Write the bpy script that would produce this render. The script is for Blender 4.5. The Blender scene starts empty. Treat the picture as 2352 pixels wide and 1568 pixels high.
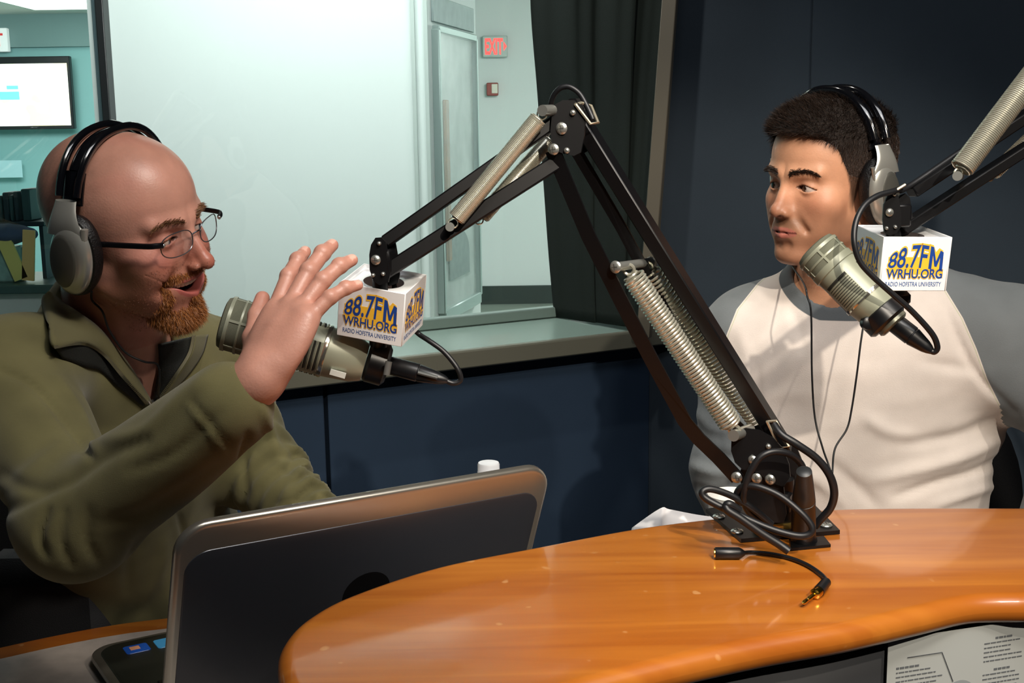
import bpy, math, random
import numpy as np
from mathutils import Vector, Matrix
random.seed(7)
scene = bpy.context.scene
COL = scene.collection
PI = math.pi

# ---------------------------------------------------------------- camera, world, lights, exposure
FPX, PITCH, ROLL, EYE = 2800.0, math.radians(10), math.radians(.8), 1.42
camF = np.array([0, math.cos(PITCH), -math.sin(PITCH)])
_r0 = np.array([1., 0, 0]); _u0 = np.cross(_r0, camF)
camR = _r0*math.cos(ROLL) - _u0*math.sin(ROLL)
camU = _u0*math.cos(ROLL) + _r0*math.sin(ROLL)
camC = np.array([0, 0, EYE])
cd = bpy.data.cameras.new('camera'); cam = bpy.data.objects.new('camera', cd); COL.objects.link(cam)
cd.sensor_width = 36; cd.lens = 36*FPX/2352; cd.clip_start = .02; cd.clip_end = 60
cam.matrix_world = Matrix(((camR[0], camU[0], -camF[0], 0), (camR[1], camU[1], -camF[1], 0), (camR[2], camU[2], -camF[2], EYE), (0, 0, 0, 1)))
scene.camera = cam
scene.view_settings.view_transform = 'Standard'; scene.view_settings.look = 'None'
scene.view_settings.gamma = 1; scene.view_settings.use_curve_mapping = False
scene.view_settings.exposure = 0.0
w = bpy.data.worlds.new('world'); scene.world = w; w.use_nodes = True
w.node_tree.nodes['Background'].inputs[0].default_value = (.62, .8, .8, 1)
w.node_tree.nodes['Background'].inputs[1].default_value = .10

def aim(o, target):
    d = Vector(target) - o.location
    o.rotation_euler = d.to_track_quat('-Z', 'Y').to_euler()
def spot(name, loc, target, power, angle, col, size=.03, blend=.4):
    l = bpy.data.lights.new(name, 'SPOT'); l.energy = power; l.spot_size = math.radians(angle)
    l.spot_blend = blend; l.color = col; l.shadow_soft_size = size
    o = bpy.data.objects.new(name, l); COL.objects.link(o); o.location = loc; aim(o, target)
def area(name, loc, target, power, sx, sy, col):
    l = bpy.data.lights.new(name, 'AREA'); l.energy = power; l.shape = 'RECTANGLE'; l.size = sx; l.size_y = sy; l.color = col
    o = bpy.data.objects.new(name, l); COL.objects.link(o); o.location = loc; aim(o, target)
WARM = (1, .89, .75)
spot('ceiling_spot_lamp', (1.15, .15, 2.45), (.5, 1.55, 1.1), 42, 52, WARM, .022)
spot('ceiling_spot_lamp', (.62, -.55, 2.45), (.55, 1.5, 1.1), 155, 40, WARM, .018)
spot('ceiling_spot_lamp', (.45, .35, 2.5), (-.25, 1.3, 1.0), 54, 60, WARM, .13)
spot('ceiling_spot_lamp', (-.15, 1.95, 2.5), (-.1, 2.7, .4), 26, 95, (1, .93, .82), .03)
area('studio_fill_area', (.4, .55, 2.55), (.3, 1.3, 0), 15, 1.3, .5, (.97, .98, 1))  # unseen soft fill added overhead, also placed for the highlight on the desk nosing
area('hall_ceiling_panel', (-.3, 3.2, 2.5), (-.7, 4.2, 1.1), 72, 2.0, .5, (1, .985, .975))
area('corridor_ceiling_panel', (.6, 6.6, 2.4), (.3, 7.5, 0), 225, 1.0, 2.5, (1, .96, .94))
area('lounge_ceiling_panel', (-3.4, 8.6, 2.38), (-3.6, 9.5, 0), 170, 1.8, 1.8, (.96, 1, 1))

# ---------------------------------------------------------------- placing helpers
def ray(x, y): return camF + camR*(x-1176)/FPX - camU*(y-784)/FPX
def at(x, y, d): r = ray(x, y); return camC + r*(d/r[1])          # point at world depth d
def on(x, y, z): r = ray(x, y); return camC + r*((z-EYE)/r[2])     # point at height z
def nrm(v): v = np.asarray(v, float); return v/np.linalg.norm(v)
def V3(*a): return np.array(a, float)

# ---------------------------------------------------------------- materials
def lin(c):
    return tuple(((v/12.92) if v <= .04045 else ((v+.055)/1.055)**2.4) for v in (x/255 for x in c))
MATS = {}
def mat(name, rgb, rough=.5, metal=0., bump=0., bscale=200., var=0., vscale=8., spec=.5, coat=0., emit=None, alpha=1., sss=0., sheen=0., vcol=False, stretch=None):
    if name in MATS: return MATS[name]
    m = bpy.data.materials.new(name); m.use_nodes = True; nt = m.node_tree; N = nt.nodes; L = nt.links
    b = N['Principled BSDF']; c = (*lin(rgb), 1)
    b.inputs['Base Color'].default_value = c; b.inputs['Roughness'].default_value = rough
    b.inputs['Metallic'].default_value = metal; b.inputs['Specular IOR Level'].default_value = spec
    b.inputs['Coat Weight'].default_value = coat; b.inputs['Coat Roughness'].default_value = .08
    if sss: b.inputs['Subsurface Weight'].default_value = sss; b.inputs['Subsurface Radius'].default_value = (.01, .004, .002); b.inputs['Subsurface Scale'].default_value = 1
    if sheen: b.inputs['Sheen Weight'].default_value = sheen
    if emit: b.inputs['Emission Color'].default_value = c; b.inputs['Emission Strength'].default_value = emit
    if alpha < 1: b.inputs['Alpha'].default_value = alpha
    tc = N.new('ShaderNodeTexCoord'); src = tc.outputs['Object']
    if stretch:
        mp = N.new('ShaderNodeMapping'); mp.inputs['Scale'].default_value = stretch; L.new(src, mp.inputs[0]); src = mp.outputs[0]
    colout = None
    if vcol:
        a = N.new('ShaderNodeAttribute'); a.attribute_name = 'Col'; colout = a.outputs['Color']
    if var:
        n = N.new('ShaderNodeTexNoise'); n.inputs['Scale'].default_value = vscale; n.inputs['Detail'].default_value = 5; L.new(src, n.inputs[0])
        r = N.new('ShaderNodeMapRange'); r.inputs['From Min'].default_value = .3; r.inputs['From Max'].default_value = .7
        r.inputs['To Min'].default_value = 1-var; r.inputs['To Max'].default_value = 1+var; L.new(n.outputs['Fac'], r.inputs['Value'])
        h = N.new('ShaderNodeVectorMath'); h.operation = 'SCALE'
        if colout: L.new(colout, h.inputs[0])
        else: h.inputs[0].default_value = c[:3]
        L.new(r.outputs[0], h.inputs['Scale']); colout = h.outputs[0]
    if colout: L.new(colout, b.inputs['Base Color'])
    if bump:
        n2 = N.new('ShaderNodeTexNoise'); n2.inputs['Scale'].default_value = bscale; n2.inputs['Detail'].default_value = 3; L.new(src, n2.inputs[0])
        bp = N.new('ShaderNodeBump'); bp.inputs['Strength'].default_value = bump; bp.inputs['Distance'].default_value = .002
        L.new(n2.outputs['Fac'], bp.inputs['Height']); L.new(bp.outputs[0], b.inputs['Normal'])
    MATS[name] = m; return m

def wood_mat():
    m = mat('cherry_wood', (196, 104, 34), .30, coat=.6); N = m.node_tree.nodes; L = m.node_tree.links; b = N['Principled BSDF']
    tc = N['Texture Coordinate']; mp = N.new('ShaderNodeMapping'); mp.inputs['Rotation'].default_value = (0, 0, .9); mp.inputs['Scale'].default_value = (2.2, 26, 8)
    L.new(tc.outputs['Object'], mp.inputs[0])
    n = N.new('ShaderNodeTexNoise'); n.inputs['Scale'].default_value = 1.0; n.inputs['Detail'].default_value = 6; n.inputs['Distortion'].default_value = 1.2; L.new(mp.outputs[0], n.inputs[0])
    cr = N.new('ShaderNodeValToRGB'); e = cr.color_ramp.elements
    e[0].position = .3; e[0].color = (*lin((172, 94, 28)), 1); e[1].position = .72; e[1].color = (*lin((200, 124, 44)), 1)
    L.new(n.outputs['Fac'], cr.inputs[0])
    n2 = N.new('ShaderNodeTexNoise'); n2.inputs['Scale'].default_value = 3.5; n2.inputs['Detail'].default_value = 3; L.new(tc.outputs['Object'], n2.inputs[0])
    mx = N.new('ShaderNodeMixRGB'); mx.blend_type = 'MULTIPLY'; mx.inputs[0].default_value = .35; L.new(cr.outputs[0], mx.inputs[1])
    c2 = N.new('ShaderNodeValToRGB'); c2.color_ramp.elements[0].position = .35; c2.color_ramp.elements[0].color = (.62, .5, .4, 1); c2.color_ramp.elements[1].position = .65; L.new(n2.outputs['Fac'], c2.inputs[0]); L.new(c2.outputs[0], mx.inputs[2])
    # pale scuffs
    v = N.new('ShaderNodeTexNoise'); v.inputs['Scale'].default_value = 42; v.inputs['Detail'].default_value = 1; L.new(tc.outputs['Object'], v.inputs[0])
    c3 = N.new('ShaderNodeValToRGB'); c3.color_ramp.elements[0].position = .735; c3.color_ramp.elements[0].color = (0, 0, 0, 1); c3.color_ramp.elements[1].position = .78; c3.color_ramp.elements[1].color = (.35, .35, .35, 1); L.new(v.outputs['Fac'], c3.inputs[0])
    m3 = N.new('ShaderNodeMixRGB'); L.new(c3.outputs[0], m3.inputs[0]); L.new(mx.outputs[0], m3.inputs[1]); m3.inputs[2].default_value = (*lin((236, 190, 130)), 1)
    L.new(m3.outputs[0], b.inputs['Base Color'])
    return m
def glass_mat(name, tint=(1, 1, 1), rough=.0, refl=.06):
    m = bpy.data.materials.new(name); m.use_nodes = True; nt = m.node_tree; N = nt.nodes; L = nt.links
    N.remove(N['Principled BSDF']); o = N['Material Output']
    t = N.new('ShaderNodeBsdfTransparent'); t.inputs[0].default_value = (*tint, 1)
    g = N.new('ShaderNodeBsdfGlossy'); g.inputs['Roughness'].default_value = rough
    mx = N.new('ShaderNodeMixShader'); mx.inputs[0].default_value = refl
    L.new(t.outputs[0], mx.inputs[1]); L.new(g.outputs[0], mx.inputs[2]); L.new(mx.outputs[0], o.inputs[0])
    MATS[name] = m; return m

# ---------------------------------------------------------------- mesh building
class MB:
    def __init__(s): s.v = []; s.f = []; s.sm = []
    def add(s, vs, fs, smooth=True):
        k = len(s.v); s.v.extend([tuple(map(float, p)) for p in vs]); s.f.extend([tuple(i+k for i in f) for f in fs]); s.sm.extend([smooth]*len(fs)); return s
    def box(s, c, ax, ay, az, bev=0.0):      # c centre; ax, ay, az half-extent vectors
        c, ax, ay, az = map(lambda q: np.asarray(q, float), (c, ax, ay, az))
        if bev <= 0:
            vs = [c + i*ax + j*ay + k*az for i in (-1, 1) for j in (-1, 1) for k in (-1, 1)]
            return s.add(vs, [(0, 1, 3, 2), (4, 6, 7, 5), (0, 4, 5, 1), (2, 3, 7, 6), (0, 2, 6, 4), (1, 5, 7, 3)], False)
        la, lb, lc = (np.linalg.norm(q) for q in (ax, ay, az)); bev = min(bev, la*.9, lb*.9, lc*.9)
        ia, ib, ic = 1-bev/la, 1-bev/lb, 1-bev/lc; vs = []; idx = {}
        for i in (-1, 1):
            for j in (-1, 1):
                for k in (-1, 1):
                    for t, (p, q, r) in enumerate(((1, ib, ic), (ia, 1, ic), (ia, ib, 1))):
                        idx[i, j, k, t] = len(vs); vs.append(c + i*p*ax + j*q*ay + k*r*az)
        F = []
        for i in (-1, 1):
            F.append([idx[i, -1, -1, 0], idx[i, 1, -1, 0], idx[i, 1, 1, 0], idx[i, -1, 1, 0]])
            F.append([idx[-1, i, -1, 1], idx[1, i, -1, 1], idx[1, i, 1, 1], idx[-1, i, 1, 1]])
            F.append([idx[-1, -1, i, 2], idx[1, -1, i, 2], idx[1, 1, i, 2], idx[-1, 1, i, 2]])
        for a in (-1, 1):
            for b in (-1, 1):
                F.append([idx[a, b, -1, 0], idx[a, b, 1, 0], idx[a, b, 1, 1], idx[a, b, -1, 1]])
                F.append([idx[a, -1, b, 0], idx[a, 1, b, 0], idx[a, 1, b, 2], idx[a, -1, b, 2]])
                F.append([idx[-1, a, b, 1], idx[1, a, b, 1], idx[1, a, b, 2], idx[-1, a, b, 2]])
                for k in (-1, 1): F.append([idx[a, b, k, 0], idx[a, b, k, 1], idx[a, b, k, 2]])
        return s.add(vs, F, False)
    def prism(s, pts, ext, smooth=False):     # planar outline (ordered) extruded by vector ext
        n = len(pts); P = [np.asarray(p, float) for p in pts]; e = np.asarray(ext, float)
        return s.add(P + [p+e for p in P], [tuple(range(n))[::-1], tuple(range(n, 2*n))] + [(i, (i+1) % n, (i+1) % n+n, i+n) for i in range(n)], smooth)
    def lathe(s, a, axis, prof, n=28, sx=1., side=None, caps=True):   # prof: (t along axis, radius)
        a = np.asarray(a, float); k = nrm(axis)
        u = nrm(np.cross(k, side if side is not None else ((0, 0, 1) if abs(k[2]) < .9 else (1, 0, 0)))); v = np.cross(k, u)
        vs = [a + k*t + r*(u*math.cos(2*PI*i/n) + v*sx*math.sin(2*PI*i/n)) for t, r in prof for i in range(n)]
        fs = [(j*n+i, j*n+(i+1) % n, (j+1)*n+(i+1) % n, (j+1)*n+i) for j in range(len(prof)-1) for i in range(n)]
        if caps: fs += [tuple(range(n))[::-1], tuple((len(prof)-1)*n+i for i in range(n))]
        return s.add(vs, fs)
    def tube(s, pts, r, n=8, up=None, flat=1.0, caps=True):
        P = [np.asarray(p, float) for p in pts]; m = len(P); R = r if hasattr(r, '__len__') else [r]*m
        T = [nrm(P[min(i+1, m-1)] - P[max(i-1, 0)]) for i in range(m)]
        a = up if up is not None else (0, 0, 1)
        if abs(np.dot(nrm(a), T[0])) > .95: a = (1, 0, 0) if abs(T[0][0]) < .9 else (0, 1, 0)
        u = nrm(np.cross(T[0], a)); vs = []
        for i in range(m):
            if up is not None and abs(np.dot(nrm(up), T[i])) < .95: u = nrm(np.cross(T[i], up))
            else: u = nrm(u - T[i]*np.dot(u, T[i]))
            v = np.cross(T[i], u)
            vs += [P[i] + R[i]*(u*math.cos(2*PI*k/n) + flat*v*math.sin(2*PI*k/n)) for k in range(n)]
        fs = [(j*n+k, j*n+(k+1) % n, (j+1)*n+(k+1) % n, (j+1)*n+k) for j in range(m-1) for k in range(n)]
        if caps: fs += [tuple(range(n))[::-1], tuple((m-1)*n+k for k in range(n))]
        return s.add(vs, fs)
    def ball(s, c, rx, ry=None, rz=None, M=None, nu=20, nv=12):
        ry = rx if ry is None else ry; rz = rx if rz is None else rz; vs = []; fs = []
        for j in range(nv+1):
            for i in range(nu):
                th = PI*j/nv; ph = 2*PI*i/nu; p = V3(rx*math.sin(th)*math.cos(ph), ry*math.sin(th)*math.sin(ph), rz*math.cos(th))
                vs.append(np.asarray(c, float) + (M @ p if M is not None else p))
        for j in range(nv):
            for i in range(nu): fs.append((j*nu+i, (j+1)*nu+i, (j+1)*nu+(i+1) % nu, j*nu+(i+1) % nu))
        return s.add(vs, fs)
    def sheet(s, rows, thick=0., closed=False):   # grid of points -> surface
        n = len(rows[0]); vs = [p for r in rows for p in r]; m = len(rows)
        fs = [(j*n+i, j*n+i+1, (j+1)*n+i+1, (j+1)*n+i) for j in range(m-1) for i in range(n-1)]
        return s.add(vs, fs)

def finish(o, name, m, parent):
    o.name = name; COL.objects.link(o)
    if m is not None:
        for q in (m if isinstance(m, (list, tuple)) else [m]): o.data.materials.append(q)
    if parent is not None:
        o.parent = parent; o.matrix_parent_inverse = Matrix.Translation(-parent.location)   # meshes are in world coordinates
    return o
def obj(name, mb, m, parent=None, solid=0., bev=0., sub=0):
    me = bpy.data.meshes.new(name); me.from_pydata(mb.v, [], mb.f); me.update(); me.validate()
    if len(mb.sm) == len(me.polygons): me.polygons.foreach_set('use_smooth', mb.sm)
    import bmesh
    bm = bmesh.new(); bm.from_mesh(me); bmesh.ops.remove_doubles(bm, verts=bm.verts, dist=1e-6); bmesh.ops.recalc_face_normals(bm, faces=bm.faces); bm.to_mesh(me); bm.free()
    me.set_sharp_from_angle(angle=math.radians(42))
    o = finish(bpy.data.objects.new(name, me), name, m, parent)
    if solid: s = o.modifiers.new('solid', 'SOLIDIFY'); s.thickness = solid; s.offset = 0
    if bev: s = o.modifiers.new('bevel', 'BEVEL'); s.width = bev; s.segments = 3; s.limit_method = 'ANGLE'
    if sub: s = o.modifiers.new('sub', 'SUBSURF'); s.levels = sub; s.render_levels = sub
    return o
def tag(o, label, cat=None, group=None, kind=None):
    if label: o['label'] = label
    if cat: o['category'] = cat
    if group: o['group'] = group
    if kind: o['kind'] = kind
    return o
def thing(name, label, cat, loc, group=None):
    o = bpy.data.objects.new(name, None); o.empty_display_size = .05; COL.objects.link(o); o.location = Vector([float(q) for q in loc]); return tag(o, label, cat, group)
def struct(name, mb, m, **k): return tag(obj(name, mb, m, **k), None, kind='structure')
def spline(P, n=8, closed=False):            # Catmull-Rom through points
    P = [np.asarray(p, float) for p in P]; m = len(P); out = []
    for i in range(m if closed else m-1):
        a, b, c, d = (P[(i-1) % m], P[i], P[(i+1) % m], P[(i+2) % m]) if closed else (P[max(i-1, 0)], P[i], P[i+1], P[min(i+2, m-1)])
        for k in range(n):
            t = k/n; out.append(.5*(2*b + (c-a)*t + (2*a-5*b+4*c-d)*t*t + (3*b-a-3*c+d)*t**3))
    if not closed: out.append(P[-1])
    return out

# ---------------------------------------------------------------- signed distance modelling of bodies and cloth
def s_ell(p, c, r, R=None):
    q = p - np.asarray(c, np.float32)
    if R is not None: q = q @ R
    r = np.asarray(r, np.float32); k0 = np.linalg.norm(q/r, axis=1); k1 = np.linalg.norm(q/(r*r), axis=1) + 1e-9
    return k0*(k0-1)/k1
def s_cap(p, a, b, ra, rb=None):
    a = np.asarray(a, np.float32); b = np.asarray(b, np.float32); rb = ra if rb is None else rb
    ba = b-a; h = np.clip(((p-a) @ ba)/(ba @ ba), 0, 1)
    return np.linalg.norm(p - a - h[:, None]*ba, axis=1) - (ra + (rb-ra)*h)
def s_sph(p, c, r): return np.linalg.norm(p - np.asarray(c, np.float32), axis=1) - r
def smin(a, b, k): h = np.clip(.5+.5*(b-a)/k, 0, 1); return b + (a-b)*h - k*h*(1-h)
def smax(a, b, k): return -smin(-a, -b, k)
def chain(p, pts, k=.01):                     # pts: [(point, radius), ...]
    d = None
    for (a, ra), (b, rb) in zip(pts[:-1], pts[1:]):
        e = s_cap(p, a, b, ra, rb); d = e if d is None else smin(d, e, k)
    return d
def polygonise(f, lo, hi, h, B=12, lip=1.5):
    lo = np.asarray(lo, float); hi = np.asarray(hi, float)
    nb = np.ceil((hi-lo)/(h*B)).astype(int); n = nb*B
    g = np.stack(np.meshgrid(*[np.arange(k) for k in nb], indexing='ij'), -1).reshape(-1, 3)
    cen = (lo + (g*B + B/2)*h).astype(np.float32); fc = f(cen)
    F = np.repeat(np.repeat(np.repeat(fc.reshape(nb), B, 0), B, 1), B, 2).astype(np.float32)
    F = np.pad(F, ((0, 1),)*3, mode='edge')
    keep = np.abs(fc) < h*B*.87*lip
    off = np.stack(np.meshgrid(*[np.arange(B+1)]*3, indexing='ij'), -1).reshape(-1, 3)
    gk = g[keep]
    for s in range(0, len(gk), 120):
        ii = (gk[s:s+120, None, :]*B + off[None]).reshape(-1, 3)
        F[ii[:, 0], ii[:, 1], ii[:, 2]] = f((lo + ii*h).astype(np.float32))
    S = F < 0
    c = np.zeros(tuple(n), np.int8)
    for i in (0, 1):
        for j in (0, 1):
            for k in (0, 1): c += S[i:i+n[0], j:j+n[1], k:k+n[2]]
    act = np.argwhere((c > 0) & (c < 8)); m = len(act)
    idx = -np.ones(tuple(n), np.int64); idx[act[:, 0], act[:, 1], act[:, 2]] = np.arange(m)
    acc = np.zeros((m, 3)); cnt = np.zeros(m)
    cs = [(i, j, k) for i in (0, 1) for j in (0, 1) for k in (0, 1)]
    val = {q: F[act[:, 0]+q[0], act[:, 1]+q[1], act[:, 2]+q[2]] for q in cs}
    for a in cs:
        for ax in range(3):
            if a[ax] == 0:
                b = list(a); b[ax] = 1; va, vb = val[a], val[tuple(b)]; x = (va < 0) != (vb < 0)
                t = np.where(x, va/np.where(x, va-vb, 1), 0); p = np.tile(np.array(a, float), (m, 1)); p[:, ax] += t
                acc[x] += p[x]; cnt += x
    P = lo + (act + acc/cnt[:, None])*h
    quads = []
    for ax in range(3):
        o1, o2 = (ax+1) % 3, (ax+2) % 3
        sl0 = [slice(0, n[q]+1) for q in range(3)]; sl1 = list(sl0); sl0[ax] = slice(0, n[ax]); sl1[ax] = slice(1, n[ax]+1)
        A = S[tuple(sl0)]; Bq = S[tuple(sl1)]; e = np.argwhere(A != Bq)
        e = e[(e[:, o1] > 0) & (e[:, o2] > 0) & (e[:, o1] < n[o1]) & (e[:, o2] < n[o2])]
        q = []
        for d1, d2 in ((1, 1), (0, 1), (0, 0), (1, 0)):
            t = e.copy(); t[:, o1] -= d1; t[:, o2] -= d2; q.append(idx[t[:, 0], t[:, 1], t[:, 2]])
        q = np.stack(q, 1); fl = A[e[:, 0], e[:, 1], e[:, 2]]; q[~fl] = q[~fl][:, ::-1]; quads.append(q)
    Q = np.concatenate(quads); Q = Q[(Q >= 0).all(1)]
    P = P.astype(np.float32); eps = h*.5
    for _ in range(2):
        G = np.stack([f(P + np.eye(3, dtype=np.float32)[a]*eps) - f(P - np.eye(3, dtype=np.float32)[a]*eps) for a in range(3)], 1)/(2*eps)
        g2 = np.maximum((G*G).sum(1), .3); st = (f(P)/g2)[:, None]*G
        P = P - np.clip(st, -h*.5, h*.5)
    return P.astype(float), Q, G
def mesh_np(name, P, Q, m, parent=None, col=None, xf=None):
    if xf is not None: P = P @ xf[:3, :3].T + xf[:3, 3]
    me = bpy.data.meshes.new(name); nf, k = Q.shape
    me.vertices.add(len(P)); me.vertices.foreach_set('co', np.ascontiguousarray(P, np.float32).ravel())
    me.loops.add(nf*k); me.loops.foreach_set('vertex_index', Q.ravel().astype(np.int32))
    me.polygons.add(nf); me.polygons.foreach_set('loop_start', np.arange(0, nf*k, k, dtype=np.int32)); me.polygons.foreach_set('loop_total', np.full(nf, k, np.int32))
    me.polygons.foreach_set('use_smooth', np.ones(nf, bool)); me.update(); me.validate()
    if col is not None:
        a = me.color_attributes.new('Col', 'FLOAT_COLOR', 'POINT'); c = np.ones((len(P), 4), np.float32); c[:, :3] = col; a.data.foreach_set('color', c.ravel())
    return finish(bpy.data.objects.new(name, me), name, m, parent)
def snoise(p, s, seed=0):                     # cheap smooth noise in -1..1
    q = p*s; r = np.zeros(len(p), np.float32); rg = np.random.RandomState(seed)
    for k in range(5):
        d = rg.normal(size=3); d /= np.linalg.norm(d); d *= 1+.5*k*rg.rand(); r += np.sin(q @ d.astype(np.float32) + rg.rand()*6.28 + 1.3*np.sin(q @ rg.normal(size=3).astype(np.float32)*.6 + k))
    return r/3.2
def sstep(a, b, x): t = np.clip((x-a)/(b-a), 0, 1); return t*t*(3-2*t)
def strands(P, N, rng, n, length, width, comb, jitter, col, mask=None, curl=0.):
    """n short tapering hairs rooted on surface points P with normals N"""
    wgt = np.ones(len(P)) if mask is None else np.clip(mask, 0, None); wgt = wgt/wgt.sum()
    i = rng.choice(len(P), n, p=wgt); p = P[i] + rng.normal(size=(n, 3))*.0006; nn = N[i]
    d = nn*.55 + comb(P[i]) + rng.normal(size=(n, 3))*jitter; d /= np.linalg.norm(d, axis=1)[:, None]
    L = length(P[i])*(.6+.7*rng.random(n)); s = np.cross(d, rng.normal(size=(n, 3))); s /= np.linalg.norm(s, axis=1)[:, None]
    d2 = d + comb(P[i])*.5 + rng.normal(size=(n, 3))*curl; d2 /= np.linalg.norm(d2, axis=1)[:, None]
    w2 = width*.5; mid = p + d*(L*.5)[:, None]; tip = mid + d2*(L*.5)[:, None]
    V = np.stack([p - s*w2, p + s*w2, mid + s*w2*.8, mid - s*w2*.8, tip, tip + s*w2*.1], 1).reshape(-1, 3)
    k = np.arange(n)*6; Q = np.concatenate([np.stack([k, k+1, k+2, k+3], 1), np.stack([k+3, k+2, k+5, k+4], 1)])
    c = np.asarray(col(P[i], rng)); c = np.repeat(c, 6, 0)
    return V, Q, c
def frame(fwd_deg, pitch=0, roll=0, loc=(0, 0, 0), scale=1.):
    M = Matrix.Rotation(math.radians(fwd_deg+90), 4, 'Z') @ Matrix.Rotation(math.radians(pitch), 4, 'X') @ Matrix.Rotation(math.radians(roll), 4, 'Y')
    A = np.array(M, float); A[:3, :3] *= scale; A[:3, 3] = loc; return A
def tf(M, p): return M[:3, :3] @ np.asarray(p, float) + M[:3, 3]
def LC(rgb): return np.array(lin(rgb))
# ---------------------------------------------------------------- heads
def head_sdf(kind):
    smile = kind == 'smile'
    jd = .006 if smile else 0.
    fy = .0075 if smile else 0.
    def f(p):
        x = np.abs(p[:, 0]); q = p.copy(); q[:, 0] = x; y = p[:, 1]; z = p[:, 2]
        d = s_ell(p, (0, .020, .036), (.0755, .096, .086))
        d = smin(d, s_ell(p, (0, -.030, .040), (.064, .063, .068)), .03)
        d = smin(d, s_ell(p, (0, -.026, -.030), (.059, .064, .074)), .03)
        d = smin(d, s_cap(q, (.050, .000, -.060), (.016, -.072+fy, -.100-jd), .015, .015), .03)
        d = smin(d, s_ell(p, (0, -.082+fy*1.4, -.103-jd), (.021, .015, .014)), .016)
        d = smin(d, s_ell(q, (.043, -.056, -.022), (.022, .022, .020)), .018)
        if smile: d = smin(d, s_ell(q, (.037, -.070, -.034), (.016, .014, .013)), .014)
        d = smin(d, s_ell(q, (.032, -.054, -.052), (.024, .027, .034)), .026)
        d = smin(d, s_ell(p, (0, -.074+fy*.9, -.062), (.030, .028, .030)), .02)
        d = smin(d, s_cap(q, (.010, -.090, .019), (.044, -.074, .022), .0075, .0065), .014)
        # nose
        ny = 0. if smile else .0035
        n = s_cap(p, (0, -.089, .012), (0, -.112+ny, -.029), .0068, .0080)
        n = smin(n, s_cap(p, (0, -.082, .006), (0, -.098, -.032), .0095, .0125), .006)
        n = smin(n, s_sph(p, (0, -.1155+ny, -.0335), .0092), .007)
        n = smin(n, s_ell(q, (.0125, -.1025, -.0365), (.0068, .0095, .0068)), .006)
        d = smin(d, n, .010)
        d = smax(d, -s_ell(q, (.0068, -.110, -.0440), (.0038, .0062, .0040)), .003)
        # eye sockets and lids
        d = smax(d, -s_ell(q, (.031, -.1025, .002), (.0172, .0175, .0125)), .010)
        lid = s_sph(q, (.031, -.0745, .000), .0142)
        d = smin(d, lid, .004)
        dx = (x-.031)/.0145
        op = .0050 if not smile else .0034
        slit = np.maximum(np.abs(z + .0005 + .0015*dx) - op*(1-dx*dx), np.maximum(np.abs(dx)-1, 0)*.01 + (y+.072))
        d = smax(d, -slit, .0016)
        d = np.where((y < -.07), np.minimum(d, s_sph(q, (.031, -.0745, 0), .0108)), d)
        # lips
        if smile:
            up = s_cap(q, (0, -.0945, -.0565), (.031, -.076, -.0575), .0034, .0026)
            lo_ = s_cap(q, (0, -.0905, -.0790), (.030, -.075, -.0600), .0046, .0026)
            d = smin(d, smin(up, lo_, .003), .006)
            cx = x/.0305
            hole = np.maximum(np.abs(z + .0665 - .0075*cx*cx) - .0096*np.clip(1-cx*cx, 0, 1) + .0009, (y+.070))
            d = smax(d, -hole, .003)
            fold = s_cap(q, (.020, -.100, -.032), (.040, -.076, -.062), .0012)
            d = smax(d, -fold, .020)
        else:
            up = s_cap(q, (0, -.1000, -.0615), (.0260, -.083, -.0660), .0042, .0022)
            lo_ = s_cap(q, (0, -.0985, -.0715), (.0240, -.084, -.0675), .0052, .0024)
            d = smin(d, smin(up, lo_, .0015), .005)
            d = smax(d, -s_cap(q, (0, -.1060, -.0664), (.0235, -.0885, -.0666), .0014), .0022)
            fold = s_cap(q, (.020, -.101, -.034), (.034, -.084, -.062), .0008); d = smax(d, -fold, .012)
            d = smax(d, -s_cap(q, (0, -.103, -.086), (.010, -.100, -.086), .004), .010)
        d = smax(d, -s_cap(p, (0, -.1085, -.046), (0, -.1075, -.054), .0012), .004)
        # ears and neck
        e = s_ell(q, (.0765, .010, -.006), (.0055, .016, .027)); d = smin(d, e, .006)
        return d
    return f
def skull(p): return smin(s_ell(p, (0, .020, .036), (.0755, .096, .086)), s_ell(p, (0, -.030, .040), (.064, .063, .068)), .03)

HAIR_Y = [-.11, -.088, -.070, -.056, -.046, -.037, -.028, -.017, -.008, .020, .034, .060, .13]
HAIR_Z = [.082, .080, .074, .060, .036, .016, -.006, -.024, .024, .012, -.045, -.068, -.072]
def hairline(p): return np.interp(p[:, 1], HAIR_Y, HAIR_Z) + .0035*snoise(p, 110, 31) + .10*np.clip(.03-np.abs(p[:, 0]), 0, .03)*(p[:, 1] < -.06)*-.3

def eyes(parent, M, look, iris):
    m = mat('eye_' + iris, (225, 215, 208), .15, vcol=True, spec=.6)
    ir = {'brown': (48, 28, 16), 'blue': (88, 110, 122)}[iris]
    for s in (1, -1):
        mb = MB(); mb.ball((0, 0, 0), .0122, nu=40, nv=28); P = np.array(mb.v); c = np.tile(LC((206, 190, 180)), (len(P), 1))
        g = nrm((look[0], -1, look[1])); a = (P/.0122) @ g; c[a > .885] = LC(ir); c[a > .965] = LC((8, 6, 6))
        P = P + V3(s*.031, -.0745, 0)
        mesh_np('eye', P, np.array(mb.f), m, parent, c, M)

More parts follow.
